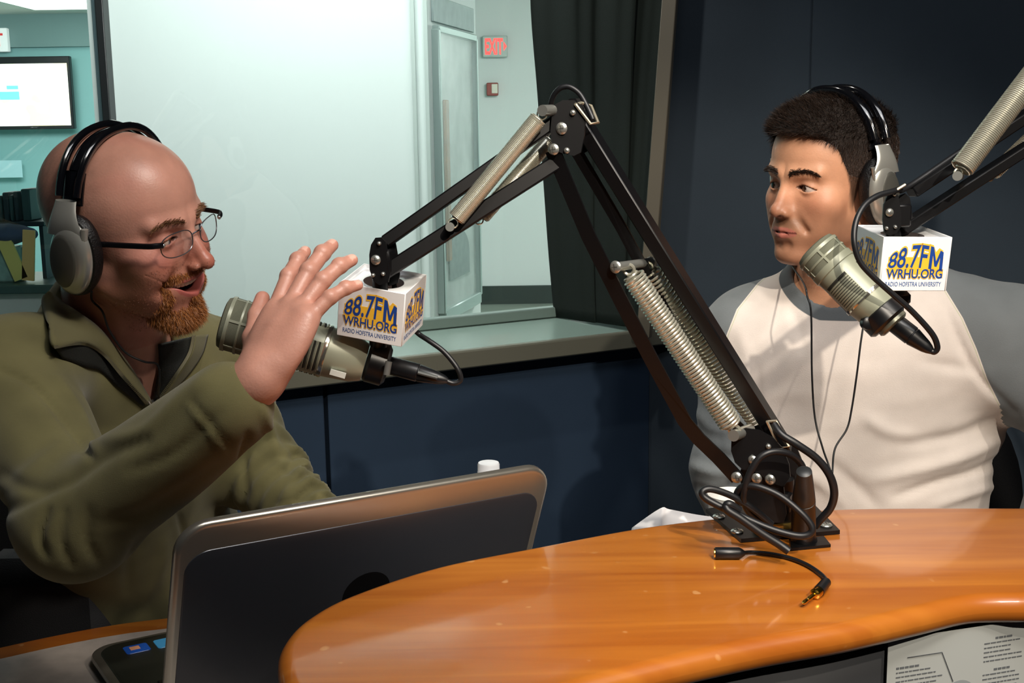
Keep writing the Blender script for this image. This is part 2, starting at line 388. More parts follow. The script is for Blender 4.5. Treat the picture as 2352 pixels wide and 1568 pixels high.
def headphones(M, label, top=.1265, rail=.0048):
    hp = thing('headphones', label, 'headphones', tf(M, (0, 0, .1)))
    sil = mat('headphone_silver', (196, 196, 188), .30, .65, spec=.6); blk = mat('headphone_gloss_black', (10, 11, 15), .12, coat=.6)
    pad = mat('leather_pad', (13, 13, 15), .45, bump=.5, bscale=500); dk = mat('headphone_grey_inlay', (104, 104, 98), .38, .5)
    R = lambda p: tf(M, p)
    for s in (-1, 1):
        # cushion ring, shell, inlay disc, yoke
        c = (s*.079, .008, -.010); mb = MB(); pr = [(-.006, .030), (.000, .036), (.008, .038), (.016, .036), (.018, .030), (.018, .012)]
        ax = nrm((s, .06, -.05)); mb.lathe((0, 0, 0), ax, pr, 40, caps=True); P = np.array(mb.v); P[:, 2] *= 1.40; P[:, 1] *= .96; P[:, 1] -= P[:, 2]*.16; P[:, 0] *= .9; mb.v = [R(q + V3(*c)) for q in P]
        obj('ear_cushion', mb, pad, hp)
        mb = MB(); pr = [(.012, .020), (.013, .0335), (.019, .0345), (.025, .0325), (.030, .028), (.0325, .022)]
        mb.lathe((0, 0, 0), ax, pr, 44); P = np.array(mb.v); P[:, 2] *= 1.40; P[:, 1] *= .93; P[:, 1] -= P[:, 2]*.16
        P[:, 0] *= .84; mb.v = [R(q + V3(*c)) for q in P]; shell = obj('ear_cup', mb, sil, hp)
        mb = MB(); mb.lathe((0, 0, 0), ax, [(.0318, .0235), (.0332, .0225), (.0342, .0205), (.0346, .0005)], 40); P = np.array(mb.v); P[:, 2] *= 1.48; P[:, 1] *= .88; P[:, 1] -= P[:, 2]*.16; P[:, 1] += .0045; P[:, 0] *= .84
        mb.v = [R(q + V3(*c)) for q in P]; obj('cup_inlay', mb, dk, shell)
        # yoke: tapered silver neck up to the band with a small side arm
        mb = MB(); rows = []
        for t in np.linspace(0, 1, 9):
            z = .020 + .040*t; yw = .0155 + .0130*(1-t)**1.5; xx = s*(.100 - .010*t + .004*math.sin(t*PI)); th = .0045
            rows.append([R((xx + s*th*math.cos(a), .008 + yw*math.sin(a), z)) for a in np.linspace(0, 2*PI, 17)])
        mb.sheet(rows); obj('yoke', mb, sil, hp)
        mb = MB(); mb.tube([R((s*.099, -.021 + k*.003, .030 - k*.014)) for k in range(5)], .0042, 8, flat=.6); obj('yoke_arm', mb, sil, hp)
        # lower solid band piece
        mb = MB(); rows = []
        for a in np.linspace(0, 1, 8):
            an = .62 - .0 + a*.40; rows.append([R((s*(.0885*math.cos(an*.72) + .0040*math.cos(b)), .008 + .0150*math.sin(b), .052 + .036*(an-.62)/.40 + .0030*math.cos(b))) for b in np.linspace(0, 2*PI, 15)])
        mb.sheet(rows); obj('band_slider', mb, blk, hp)
    mb = MB()
    for off in (-.0115, .0115):
        pts = [R((math.copysign(abs(math.cos(a))**.85, math.cos(a))*.0925, .008 + off*(1 + .35*math.sin(a)), .020 + (top-.020)*math.sin(a))) for a in np.linspace(.42, PI-.42, 44)]
        mb.tube(pts, rail, 10, up=nrm(M[:3, 1]), flat=.8)
    obj('headband', mb, blk, hp)
    mb = MB(); rows = []
    for a in np.linspace(.75, PI-.75, 30): rows.append([R((math.copysign(abs(math.cos(a))**.85, math.cos(a))*(.0900 + .0020*math.cos(b)), .008 + .007*math.sin(b), .020 + math.sin(a)*(top-.0225 + .0020*math.cos(b)))) for b in np.linspace(0, 2*PI, 9)])
    mb.sheet(rows); obj('headband_rib', mb, blk, hp)
    return hp
SKIN = dict(sss=.08, vcol=True, bump=.12, bscale=420, var=.06, vscale=60)
def skin_colour(p, kind):
    base, red, lip, beard = ({'smile': ((212, 154, 134), (204, 116, 104), (186, 96, 92), (140, 88, 50)),
                              'calm': ((212, 156, 122), (198, 128, 98), (184, 108, 96), (96, 72, 54))})[kind]
    x = np.abs(p[:, 0]); y = p[:, 1]; z = p[:, 2]; c = np.tile(LC(base), (len(p), 1))
    def mix(col, w):
        nonlocal c; w = np.clip(w, 0, 1)[:, None]; c = c*(1-w) + LC(col)*w
    nose = np.exp(-((x/.014)**2 + ((z+.030)/.022)**2))*(y < -.085); mix(red, nose*.8)
    cheek = np.exp(-(((x-.044)/.022)**2 + ((z+.028)/.022)**2))*(y < -.03); mix(red, cheek*.7)
    mix(red, .35*sstep(-.02, -.09, z))
    jaw = sstep(-.034, -.060, z + .35*(y+.02)) * sstep(.07, .02, y) * sstep(-.135, -.11, z)
    if kind == 'calm':
        mix(beard, .42*jaw); mous = np.exp(-((x/.028)**4 + ((z+.052)/.0075)**4))*(y < -.07); mix(beard, .5*mous)
        hl = z - hairline(p); mix((52, 38, 30), .85*sstep(-.007, .006, hl)); side = (y > -.03) & (y < .05); mix((60, 44, 34), .4*sstep(-.02, .0, hl)*side)
        under = np.exp(-(((x-.029)/.014)**2 + ((z-.004)/.010)**2))*(y < -.06); mix((140, 88, 70), .35*under)
    else:
        mix((150, 105, 86), .30*sstep(.02, .05, skull(p)*0 + z + .35*y - .03)*(z > 0))
        fr = sstep(-.045, .02, y)*sstep(-.05, .0, z)*sstep(.130, .085, z)*(.8+.2*snoise(p, 300, 5)); mix((120, 94, 80), .62*fr); mix((196, 120, 108), .25*np.clip(snoise(p, 55, 12), 0, 1))
        mix(beard, .35*jaw)
        under = np.exp(-(((x-.029)/.015)**2 + ((z-.002)/.010)**2))*(y < -.06); mix((160, 92, 80), .4*under)
    if kind == 'calm':
        L = (((x/.025)**2 + ((z+.0665)/.0085)**2) < 1) & (y < -.083)
        mix(lip, L*.85); mix((90, 40, 36), (L & (np.abs(z+.0664) < .0012))*.8)
    else:
        cx = np.clip(x/.0325, 0, 1); zc = -.0665 + .0085*cx*cx; L = (np.abs(z-zc) < .0150*np.sqrt(1-cx**2)) & (y < -.072)
        mix(lip, L*.8)
    inn = (y > -.0800) & (y < -.05) & (x < .022) & (z < -.054) & (z > -.079) if kind == 'smile' else np.zeros(len(p), bool)
    mix((88, 30, 30), inn*1.)
    sm_ = kind == 'smile'; dx = (x-.031)/.0145; ed = np.abs(np.abs(z + .0005 + .0015*dx) - (.0034 if sm_ else .0050)*(1-dx*dx)); mix((66, 42, 34), (ed < .0011)*(np.abs(dx) < 1.05)*(y < -.08)*(z > -.002)*.8)
    mix((60, 24, 20), (np.linalg.norm(np.stack([x-.0068, y+.110, z+.043], 1), axis=1) < .0042)*.9)
    return c
def eyebrows(parent, M, f, rgb, n, wid):
    rng = np.random.default_rng(5); V = []; Q = []; C = []; t = rng.random(n)*1.0; s = rng.choice([-1, 1], n)
    x = .010 + .040*t; z = .0205 + .0062*np.sin(t*2.2) - .006*t**3 + rng.normal(size=n)*wid*(1-.5*t)
    p = np.stack([x, np.full(n, -.12), z], 1).astype(np.float32)
    for _ in range(60): p[:, 1] += np.clip(f(p), -.01, .01)*.8
    p[:, 0] *= s; N = np.tile(V3(0, -1, .1), (n, 1)); N = N + np.stack([s*.4*t, t*0, t*0], 1)
    keep = f(np.stack([np.abs(p[:, 0]), p[:, 1], p[:, 2]], 1).astype(np.float32)) < .003; p = p[keep].astype(float); N = N[keep]
    comb = lambda q: np.stack([np.sign(q[:, 0])*1.6, q[:, 0]*0, .5 - np.abs(q[:, 0])*18], 1)
    V, Q, C = strands(p, N, rng, len(p), lambda q: .0075, .0007, comb, .25, lambda q, r: LC(rgb)*(.6+.8*r.random((len(q), 1))))
    mesh_np('eyebrows', V, Q, mat('hair_strands', (60, 40, 30), .5, vcol=True), parent, C, M)
# ---------------------------------------------------------------- hands and bodies
def hand_joints(wr, d, n, side, curl, spread=.10, s=1., thumb=(.55, .25)):
    """wr wrist, d finger direction, n palm normal (curl goes this way), side towards the thumb"""
    d = nrm(d); n = nrm(n - d*np.dot(n, d)); side = np.cross(d, n)*(1 if side > 0 else -1); wr = np.asarray(wr, float); F = []
    for i, (off, L, base) in enumerate(((.027, (.042, .026, .021), .090), (.009, (.047, .029, .022), .094), (-.009, (.043, .027, .022), .090), (-.026, (.034, .021, .019), .082))):
        a = curl[i]; fd = nrm(d + side*(1.2-i*.8)*spread); p = wr + (d*base + side*off)*s; pts = [p]; ang = a*.7
        for k in range(3):
            dd = fd*math.cos(ang) + n*math.sin(ang); p = p + dd*L[k]*s; pts.append(p); ang += a
        F.append(pts)
    t0 = wr + (d*.028 + side*.022 + n*.006)*s; td = nrm(d*.75 + side*thumb[0]*1.5 + n*thumb[1]); t1 = t0 + td*.040*s; t2 = t1 + nrm(td*.9 + d*.35 - side*.1)*.032*s; t3 = t2 + nrm(td*.7 + d*.6 - side*.15)*.024*s
    return dict(wr=wr, d=d, n=n, side=side, F=F, T=[t0, t1, t2, t3], s=s)
def hand_sdf(p, H, fr):
    s = H['s']; wr, d, n, sd = H['wr'], H['d'], H['n'], H['side']
    R = np.stack([sd, d, n], 1).astype(np.float32)
    D = s_ell(p, wr + d*.055*s, np.array([.041, .052, .0165])*s, R)
    D = smin(D, s_cap(p, wr + (d*.010)*s, wr + (d*.06)*s, .0215*s, .0165*s), .012)
    for k in (.026, -.025): D = smin(D, s_cap(p, wr + (d*.03 + sd*k*.7)*s, wr + (d*.082 + sd*k)*s, .0135*s, .0112*s), .012)
    D = smin(D, s_cap(p, wr + (d*.022 + sd*.012 + n*.006)*s, H['T'][1], .0165*s, .0115*s), .010)
    D = smin(D, s_cap(p, fr, wr + d*.012*s, .030*s, .0235*s), .015)
    for i, pts in enumerate(H['F']):
        r = (.0088, .0092, .0088, .0076)[i]*s; a = pts[0] - H['d']*.012
        e = chain(p, [(a, r*1.12), (pts[0], r*1.08), (pts[1], r), (pts[2], r*.92), (pts[3] - nrm(pts[3]-pts[2])*r*.5, r*.76)], .003)
        for k in (1, 2): e = smin(e, s_sph(p, pts[k] - n*r*.12, r*1.02), .002)
        D = smin(D, e, .0035)
    T = H['T']; e = chain(p, [(T[0], .0125*s), (T[1], .0108*s), (T[2], .0100*s), (T[3], .0082*s)], .003); D = smin(D, e, .006)
    return D
def torso_axes(J):
    up = nrm(J['neck'] - J['pelvis']); lat = nrm(J['shL'] - J['shR']); fwd = nrm(np.cross(lat, up)) ; lat = nrm(np.cross(up, fwd))
    return lat, fwd, up       # lat = the person's left; fwd = chest direction
def torso_sdf(p, J, t=0.):
    lat, fwd, up = torso_axes(J); R = np.stack([lat, fwd, up], 1).astype(np.float32); w = J.get('w', 1.)
    ch = J['chest']; wa = J['waist']; pe = J['pelvis']
    d = s_ell(p, ch, (.178*w+t, .118*w+t, .21), R)
    d = smin(d, s_ell(p, wa, (.160*w+t, .122*w+t, .20), R), .06)
    d = smin(d, s_ell(p, pe, (.165*w+t, .125*w+t, .15), R), .05)
    d = smin(d, s_cap(p, J['shR'], J['shL'], .055+t, .055+t), .06)
    for k in ('shR', 'shL'): d = smin(d, s_cap(p, J['neck'] + up*.005, J['neck']*.35 + J[k]*.65 + up*.012, .048+t, .045+t), .04)
    return d
def arm_sdf(p, J, s, t=0., cuff=1.):
    sh, el, wr = J['sh'+s], J['el'+s], J['wr'+s]; e = el + (wr-el)*cuff
    d = s_cap(p, sh, el, .056+t, .046+t); return smin(d, s_cap(p, el, e, .046+t, .046+t + (.032-.046)*cuff), .03)
def body_np(J, parent, M, kind, hands, skinmat):
    """one continuous skin mesh: head, neck, trunk, arms and hands"""
    hs = head_sdf(kind); Mi = np.linalg.inv(M); R = Mi[:3, :3].astype(np.float32); T = Mi[:3, 3].astype(np.float32)
    nkl = Mi[:3, :3] @ J['neck'] + Mi[:3, 3]; lat, fwd, up = torso_axes(J)
    th = tf(M, (0, -.012, -.085))
    hb = {k: hand_sdf for k in hands}
    def trunk(p):
        d = smin(torso_sdf(p, J, -.016), s_cap(p, tf(M, (0, .030, -.035)), J['neck'] - up*.03, .056, .060), .035)
        d = smin(d, s_cap(p, tf(M, (0, .0, -.075)), J['neck'] + fwd*.03 - up*.03, .040, .045), .025)
        for s in 'RL': d = smin(d, arm_sdf(p, J, s, -.014), .03)
        return d
    def f(p):
        d = trunk(p)
        for k, H in hands.items():
            near = np.linalg.norm(p - H['wr'].astype(np.float32), axis=1) < .26
            if near.any():
                e = np.full(len(p), 1., np.float32); e[near] = hand_sdf(p[near], H, J['el'+k]*.25 + H['wr']*.75); d = smin(d, e, .012)
        q = p @ R.T + T; near = (np.linalg.norm(q, axis=1) < .22)
        if near.any():
            e = np.full(len(p), 1., np.float32); e[near] = hs(q[near]); d = smin(d, e, .018)
        return d
    parts = []
    fl = lambda q: f((q @ M[:3, :3].T.astype(np.float32) + M[:3, 3].astype(np.float32)))
    P, Q, G = polygonise(fl, (-.105, -.140, -.165), (.105, .135, .128), .0015)
    c = skin_colour(P.astype(np.float32), kind); Pw = P @ M[:3, :3].T + M[:3, 3]; parts.append((Pw, Q, c))
    base = LC((212, 154, 134) if kind == 'smile' else (212, 156, 122))
    def patch(lo, hi, h, cut):
        P, Q, G = polygonise(f, lo, hi, h); keep = cut(P)[Q].all(1); return P, Q[keep], np.tile(base, (len(P), 1))
    hp = {k: np.array(sum(H['F'], []) + H['T'] + [H['wr'] - H['d']*.05]) for k, H in hands.items()}
    for k, A in hp.items():
        P, Q, c = patch(A.min(0)-.025, A.max(0)+.025, .0017, lambda P: np.ones(len(P), bool))
        H = hands[k]; tips = [x[3] for x in H['F']] + [H['T'][3]]
        for t in tips: c = c*(1-.3*np.exp(-(np.linalg.norm(P-t, axis=1)/.012)**2)[:, None]) + .3*np.exp(-(np.linalg.norm(P-t, axis=1)/.012)**2)[:, None]*LC((210, 124, 108))
        for fi, x in enumerate(H['F'] + [H['T'][1:]]):         # nails
            dd = nrm(x[-1]-x[-2]); back = -nrm(H['n'] - dd*np.dot(H['n'], dd)) if fi < 4 else nrm(H['side'] - dd*np.dot(H['side'], dd)); q = P - (x[-1] + back*.006)
            m = (np.abs(q @ dd + .002) < .0065) & (np.linalg.norm(np.cross(q, dd), axis=1) < .0068) & ((P - x[-1]) @ back > .003); c[m] = LC((238, 186, 168))
        parts.append((P, Q, c))
    pts = np.array([J[k] for k in ('shR', 'shL', 'elR', 'elL', 'wrR', 'wrL', 'pelvis', 'neck')])
    def cut(P):
        q = (P @ R.T.astype(float) + T); inh = (q[:, 2] > -.148) & (np.abs(q[:, 0]) < .094) & (q[:, 1] > -.127) & (q[:, 1] < .122)
        for A in hp.values(): inh |= ((P > A.min(0)-.019) & (P < A.max(0)+.019)).all(1)
        return ~inh
    parts.append(patch(pts.min(0)-.17, pts.max(0)+.20, .0065, cut))
    V, Qs, C, k = [], [], [], 0
    for P, Q, c in parts: V.append(P); Qs.append(Q+k); C.append(c); k += len(P)
    return mesh_np('body', np.concatenate(V), np.concatenate(Qs), skinmat, parent, np.concatenate(C)), fl, P
def project(P):
    d = P - camC; w = d @ camF; return np.stack([1176 + FPX*(d @ camR)/w, 784 - FPX*(d @ camU)/w], 1)
def creases(P, G, items):
    N = G/np.maximum(np.linalg.norm(G, axis=1), 1e-6)[:, None]; q = project(P); front = sstep(.02, .35, (N @ -camF) + 0.25)
    D = np.zeros(len(P))
    for pts, wd, amp in items:
        S = np.array(spline(pts, 6)); dm = np.full(len(P), 1e9); tt = np.zeros(len(P))
        for i in range(len(S)-1):
            a, b = S[i], S[i+1]; ba = b-a; h = np.clip(((q-a) @ ba)/(ba @ ba), 0, 1); dd = np.linalg.norm(q-a-h[:, None]*ba, axis=1); u = dd < dm; dm[u] = dd[u]; tt[u] = (i+h[u])/(len(S)-1)
        D += amp*np.exp(-(dm/wd)**2)*np.sin(PI*np.clip(tt*.86+.07, 0, 1))**.6
    return P + N*(D*front)[:, None]
def trousers(J, parent, m):
    def f(p):
        d = s_cap(p, J['hipR'], J['hipL'], .115, .115)
        for s in 'RL':
            d = smin(d, chain(p, [(J['hip'+s], .092), (J['kn'+s], .066), (J['an'+s], .055)], .03), .04)
        return smin(d, s_ell(p, J['pelvis'], (.16, .15, .13)), .04) + .003*snoise(p, 38, 3)
    pts = np.array([J[k] for k in ('hipR', 'hipL', 'knR', 'knL', 'anR', 'anL')]); P, Q, G = polygonise(f, pts.min(0)-.15, pts.max(0)+.15, .010)
    mesh_np('trousers', P, Q, m, parent)
    for s in 'RL':
        a = J['an'+s]; d = V3(*J['foot'], 0); R = np.stack([np.cross(d, (0, 0, 1)), d, V3(0, 0, 1)], 1).astype(np.float32)
        g = lambda p: smax(smin(s_ell(p, V3(a[0], a[1], .055)+d*.07, (.048, .135, .05), R), s_cap(p, V3(a[0], a[1], .06), V3(a[0], a[1], .12), .045), .03), -(p[:, 2]-.004), .004)
        P, Q, G = polygonise(g, V3(a[0]-.25, a[1]-.25, -.02), V3(a[0]+.25, a[1]+.25, .2), .008); mesh_np('shoe', P, Q, mat('black_shoe', (22, 20, 20), .4), parent)
def office_chair(label, c, deg, seat_z, back_c, back_top, back_w=.25, arm=None):
    """swivel chair: c = seat centre, deg = facing azimuth"""
    t = thing('office_chair', label, 'chair', (c[0], c[1], 0)); blk = mat('chair_black_fabric', (20, 20, 23), .8, bump=.3, bscale=600); pl = mat('chair_black_plastic', (16, 16, 17), .4); st = mat('chair_steel', (150, 150, 150), .3, .9)
    f = V3(math.cos(math.radians(deg)), math.sin(math.radians(deg)), 0); s = V3(-f[1], f[0], 0); z = V3(0, 0, 1); c0 = V3(c[0], c[1], 0)
    mb = MB(); rows = []
    for k, (hh, g) in enumerate(((-.05, .80), (-.045, .93), (-.02, 1), (0.015, .97), (.028, .86), (.032, .5), (.033, .02))):
        rows.append([c0 + z*(seat_z+hh-.03) + (f*math.copysign(abs(math.cos(a))**.6, math.cos(a))*.23 + s*math.copysign(abs(math.sin(a))**.6, math.sin(a))*.24)*g for a in np.linspace(0, 2*PI, 41)])
    mb.sheet(rows); obj('seat', mb, blk, t)
    mb = MB(); B = c0 - f*back_c; h0 = seat_z+.10; rows = []; rows2 = []
    for side in (1, -1):
        rr = []
        for v in np.linspace(0, 1, 14):
            row = []
            for u in np.linspace(-1, 1, 17):
                ww = back_w*(math.sin(PI*min(1, max(0, .08+v*.84)))**.35); d = -.035*u*u*-1
                row.append(B + s*u*ww + z*(h0 + (back_top-h0)*v) + f*(d + side*.022*(1-abs(u)**6)*(1-abs(2*v-1)**8)))
            rr.append(row)
        mb.sheet(rr)
    obj('backrest', mb, blk, t)
    mb = MB(); mb.tube(spline([c0 + z*(seat_z-.07), c0 - f*(back_c-.02) + z*(seat_z-.05), B - f*.03 + z*(h0+.10)], 6), .018, 8); obj('back_bracket', mb, pl, t)
    mb = MB(); mb.lathe(c0 + z*.10, z, [(0, .028), (seat_z-.30, .028), (seat_z-.29, .018), (seat_z-.18, .018)], 16); obj('gas_column', mb, st, t)
    for k in range(5):
        a = 2*PI*k/5+.3; d = V3(math.cos(a), math.sin(a), 0); mb = MB(); mb.tube([c0 + z*.12, c0 + d*.16 + z*.105, c0 + d*.29 + z*.075], [.026, .020, .015], 8); leg = obj('leg', mb, pl, t)
        mb = MB(); mb.lathe(c0 + d*.29 + z*.028 - V3(-d[1], d[0], 0)*.022, V3(-d[1], d[0], 0), [(0, .020), (.004, .028), (.040, .028), (.044, .020)], 16); obj('caster', mb, pl, leg)
    if arm:
        for k in (1, -1):
            mb = MB(); A = c0 + s*k*.285; mb.tube(spline([A - s*k*.09 + z*(seat_z-.06), A + z*(seat_z-.04), A + z*arm], 5), .017, 8, flat=1.6); obj('armrest_post', mb, pl, t)
            mb = MB(); mb.box(A + z*(arm+.012) + f*.02, f*.125, s*.042, z*.017, .014); obj('armrest', mb, pl, t, bev=.004)
    return t
#=MAIN=
X, Yv, Zv = V3(1, 0, 0), V3(0, 1, 0), V3(0, 0, 1)
# ---------------------------------------------------------------- the room
FAB = mat('navy_acoustic_fabric', (60, 70, 80), .95, bump=.25, bscale=900, var=.10, vscale=3, spec=.15)
FABB = mat('blue_acoustic_fabric', (46, 62, 82), .95, bump=.25, bscale=900, var=.08, vscale=3, spec=.15)
CARPET = mat('dark_carpet', (48, 48, 52), .95, bump=.6, bscale=700)
HALLW = mat('hall_white_paint', (206, 220, 216), .6, bump=.03, bscale=300)
TEAL = mat('teal_paint', (136, 186, 184), .6)
TRIMG = mat('grey_trim', (112, 112, 100), .35, .3); BLACKM = mat('black_frame', (22, 25, 26), .4)
e1 = nrm((.875, .484, 0)); n1 = V3(-e1[1], e1[0], 0); O = V3(.335, 3.050, 0)
def wl(t, n, z): return O + e1*t + n1*n + Zv*z
mb = MB(); mb.box((0, 1.0, -.05), X*2.6, Yv*2.9, Zv*.05); struct('floor', mb, CARPET)
mb = MB(); mb.box((-1.6, 7.6, -.052), X*4.2, Yv*3.7, Zv*.05); struct('floor_hall', mb, mat('hall_vinyl_floor', (148, 158, 146), .22, var=.08, vscale=4))
mb = MB(); mb.box((0, .85, 2.67), X*2.6, Yv*2.45, Zv*.05); struct('ceiling', mb, mat('ceiling_tile', (120, 118, 112), .9))
mb = MB(); mb.box((-1.6, 7.42, 2.49), X*4.2, Yv*4.1, Zv*.05); struct('ceiling_hall', mb, mat('hall_ceiling_tile', (206, 210, 204), .9, bump=.2, bscale=60))
# window wall: acoustic panel below the ledge, header above
for k, (a, b) in enumerate(((-2.3, -.86), (-.85, .02))):
    mb = MB(); mb.box(wl((a+b)/2, .03, .44), e1*(b-a)/2, n1*.03, Zv*.44, .004); struct('wall_window', mb, FABB)
mb = MB(); mb.box(wl(-1.14, .07, .44), e1*1.18, n1*.01, Zv*.44); struct('wall_window', mb, mat('dark_backing', (18, 20, 24), .9))
mb = MB(); mb.box(wl(-1.14, .06, 2.42), e1*1.2, n1*.05, Zv*.20); struct('wall_window', mb, FAB)
# right wall: tall fabric panels
e2 = nrm((.94, -.34, 0)); n2 = V3(.34, .94, 0)
def wr_(t, n, z): return O + V3(.0, .02, 0) + e2*t + n2*n + Zv*z
for a, b in ((-.04, .40), (.40, 1.10), (1.10, 2.3)):
    mb = MB(); mb.box(wr_((a+b)/2, .03, 1.3), e2*(b-a)/2, n2*.03, Zv*1.3, .004); struct('wall_right', mb, FAB)
mb = MB(); mb.box((2.35, .3, 1.3), X*.04, Yv*2.2, Zv*1.3); struct('wall_right', mb, FAB)
mb = MB(); mb.box((0, -1.6, 1.3), X*2.5, Yv*.04, Zv*1.3); struct('wall_back', mb, FAB)
mb = MB(); mb.box((-2.0, .1, 1.3), X*.04, Yv*1.75, Zv*1.3); struct('wall_left', mb, FAB)
mb = MB(); mb.box(wl(-1.14, .10, .905), e1*1.19, n1*.17, Zv*.015, .003); struct('trim_ledge', mb, mat('ledge_laminate', (120, 140, 132), .25, spec=.6))
mb = MB(); mb.box(wl(-1.14, -.075, .902), e1*1.20, n1*.012, Zv*.021, .004); struct('trim_ledge_front', mb, TRIMG)
# leaning trim at the corner, jamb and curtain
a, b = at(1479, 775, 2.90), at(1572, -420, 2.90); mb = MB(); mb.box((a+b)/2, nrm(b-a)*np.linalg.norm(b-a)/2, e2*.017, np.cross(nrm(b-a), e2)*.012, .002); struct('trim_corner', mb, mat('taupe_trim', (98, 92, 80), .5))
mb = MB(); mb.box(wl(.03, .15, 1.3), e1*.012, n1*.15, Zv*1.3); struct('wall_jamb', mb, FAB)
Lc = [(1214, -420, 3.14), (1218, -150, 3.15), (1221, 20, 3.16), (1238, 220, 3.17), (1252, 420, 3.18), (1264, 590, 3.18), (1276, 728, 3.19)]
Rc = [(1566, -420, 2.99), (1546, -150, 2.97), (1530, 20, 2.95), (1512, 220, 2.94), (1498, 420, 2.93), (1487, 590, 2.92), (1483, 752, 2.915)]
Ls = spline([at(*q) for q in Lc], 4); Rs = spline([at(*q) for q in Rc], 4); mb = MB(); rows = []
for i, (l, r) in enumerate(zip(Ls, Rs)):
    rows.append([l*(1-u) + r*u + n1*(.012*math.sin(u*17) + .006*math.sin(u*41+i*.1)) - n1*.035*math.sin(u*PI) for u in np.linspace(0, 1, 61)])
mb.sheet(rows); o = obj('curtain', mb, mat('dark_green_curtain', (26, 33, 30), .9, bump=.3, bscale=700, spec=.2), None, solid=.004); tag(o, 'dark green curtain gathered at the right side of the window', 'curtain')
# the window pane and its frame
GL = glass_mat('window_glass', (.955, .985, .978), .0, .035)
win = obj('window_1', MB().box(wl(-1.14, .25, 1.66), e1*1.19, n1*.003, Zv*.74), GL); tag(win, None, kind='structure')
mb = MB(); mb.box(wl(-1.14, .24, .935), e1*1.19, n1*.016, Zv*.014, .003); mb.box(wl(-1.14, .24, 2.42), e1*1.19, n1*.016, Zv*.014, .003); obj('window_frame', mb, mat('grey_green_frame', (118, 136, 130), .4, .2), win)
# hall: white partition, receding display wall, end wall
mb = MB(); mb.box((-.80, 4.04, 1.22), X*.535, Yv*.04, Zv*1.22); struct('wall_partition', mb, HALLW)
for px_ in (957, 986):
    p = at(px_, 400, 3.99); mb = MB(); mb.box((p[0], 3.99, 1.22), X*.006, Yv*.008, Zv*1.22); struct('trim_partition', mb, mat('pale_seam', (170, 186, 180), .5))
p = at(243, 150, 3.97); mb = MB(); mb.box((p[0], 3.97, 1.22), X*.013, Yv*.03, Zv*1.22, .003); struct('door_1', mb, BLACKM)
p = at(229, 250, 3.97); mb = MB(); mb.box((p[0], 4.0, 1.15), X*.008, Yv*.02, Zv*.75, .003); struct('trim_door', mb, mat('grey_door_gasket', (82, 104, 108), .4))
A, B = V3(-.262, 4.0, 0), V3(-.118, 4.62, 0); eA = nrm(B-A); nA = V3(eA[1], -eA[0], 0)
mb = MB(); mb.box((A+B)/2 - nA*.03 + Zv*1.22, eA*.318, nA*.03, Zv*1.22); struct('wall_display', mb, mat('display_wall_paint', (206, 214, 212), .5))
mb = MB(); mb.box((.2, 9.9, 1.22), X*2.0, Yv*.04, Zv*1.22); struct('wall_corridor_end', mb, mat('corridor_paint', (206, 212, 210), .6))
mb = MB(); mb.box((.2, 9.84, .06), X*2.0, Yv*.02, Zv*.085, .01); struct('baseboard_corridor', mb, mat('green_black_base', (40, 50, 46), .4))
mb = MB(); mb.box((1.35, 6.8, 1.22), X*.04, Yv*3.1, Zv*1.22); struct('wall_corridor_right', mb, HALLW)
mb = MB(); mb.box((-1.30, 7.6, 1.22), X*.04, Yv*3.4, Zv*1.22); struct('wall_lounge_right', mb, TEAL)
mb = MB(); mb.box((-3.8, 11.04, 1.22), X*2.1, Yv*.04, Zv*1.22); struct('wall_lounge_end', mb, TEAL)
mb = MB(); mb.box((-5.6, 7.6, 1.22), X*.04, Yv*3.5, Zv*1.22); struct('wall_lounge_left', mb, TEAL)
mb = MB(); mb.box((-3.8, 10.97, 2.30), X*2.0, Yv*.03, Zv*.14); struct('trim_lounge_soffit', mb, mat('soffit_grey', (118, 146, 144), .7))
# display case set in the receding wall
def dw(t, z, off=0.): return A + eA*t + nA*off + Zv*z
dc = thing('display_case', 'tall glass display case with brown strip beyond the window', 'display case', dw(.3, .82, .01))
fr = mat('case_frame', (150, 168, 164), .35, .3); z0, z1, t0, t1 = .80, 1.735, .075, .555
mb = MB(); mb.box(dw((t0+t1)/2, (z0+z1)/2, .004), eA*(t1-t0)/2, nA*.004, Zv*(z1-z0)/2); obj('back_panel', mb, mat('case_back', (190, 196, 192), .5, var=.18, vscale=9), dc)
for (ta, tb, za, zb) in ((t0, t1, z1-.012, z1+.012), (t0, t1, z0-.03, z0+.012), (t0-.012, t0+.010, z0, z1), (t1-.010, t1+.014, z0, z1)):
    mb = MB(); mb.box(dw((ta+tb)/2, (za+zb)/2, .012), eA*(tb-ta)/2, nA*.014, Zv*(zb-za)/2, .003); obj('case_frame', mb, fr, dc)
mb = MB(); mb.box(dw(t0+.085, 1.24, .016), eA*.020, nA*.006, Zv*.27, .003); obj('brown_strip', mb, mat('case_brown', (150, 104, 62), .5, var=.3, vscale=14), dc)  # upright brown strip in front of the case back
mb = MB(); mb.prism([dw(t0+.10+.26*(.5-.5*math.cos(a)), .98+.085*math.sin(a), .010) for a in np.linspace(0, PI, 14)] + [dw(t0+.36, .90, .010), dw(t0+.10, .90, .010)], nA*.004); obj('grey_emblem', mb, mat('case_emblem', (112, 126, 124), .5, var=.2, vscale=30), dc)
mb = MB(); mb.box(dw((t0+t1)/2, (z0+z1)/2, .024), eA*(t1-t0)/2, nA*.0015, Zv*(z1-z0)/2); obj('glass_pane', mb, glass_mat('case_glass', (.97, .98, .98), .08, .12), dc)
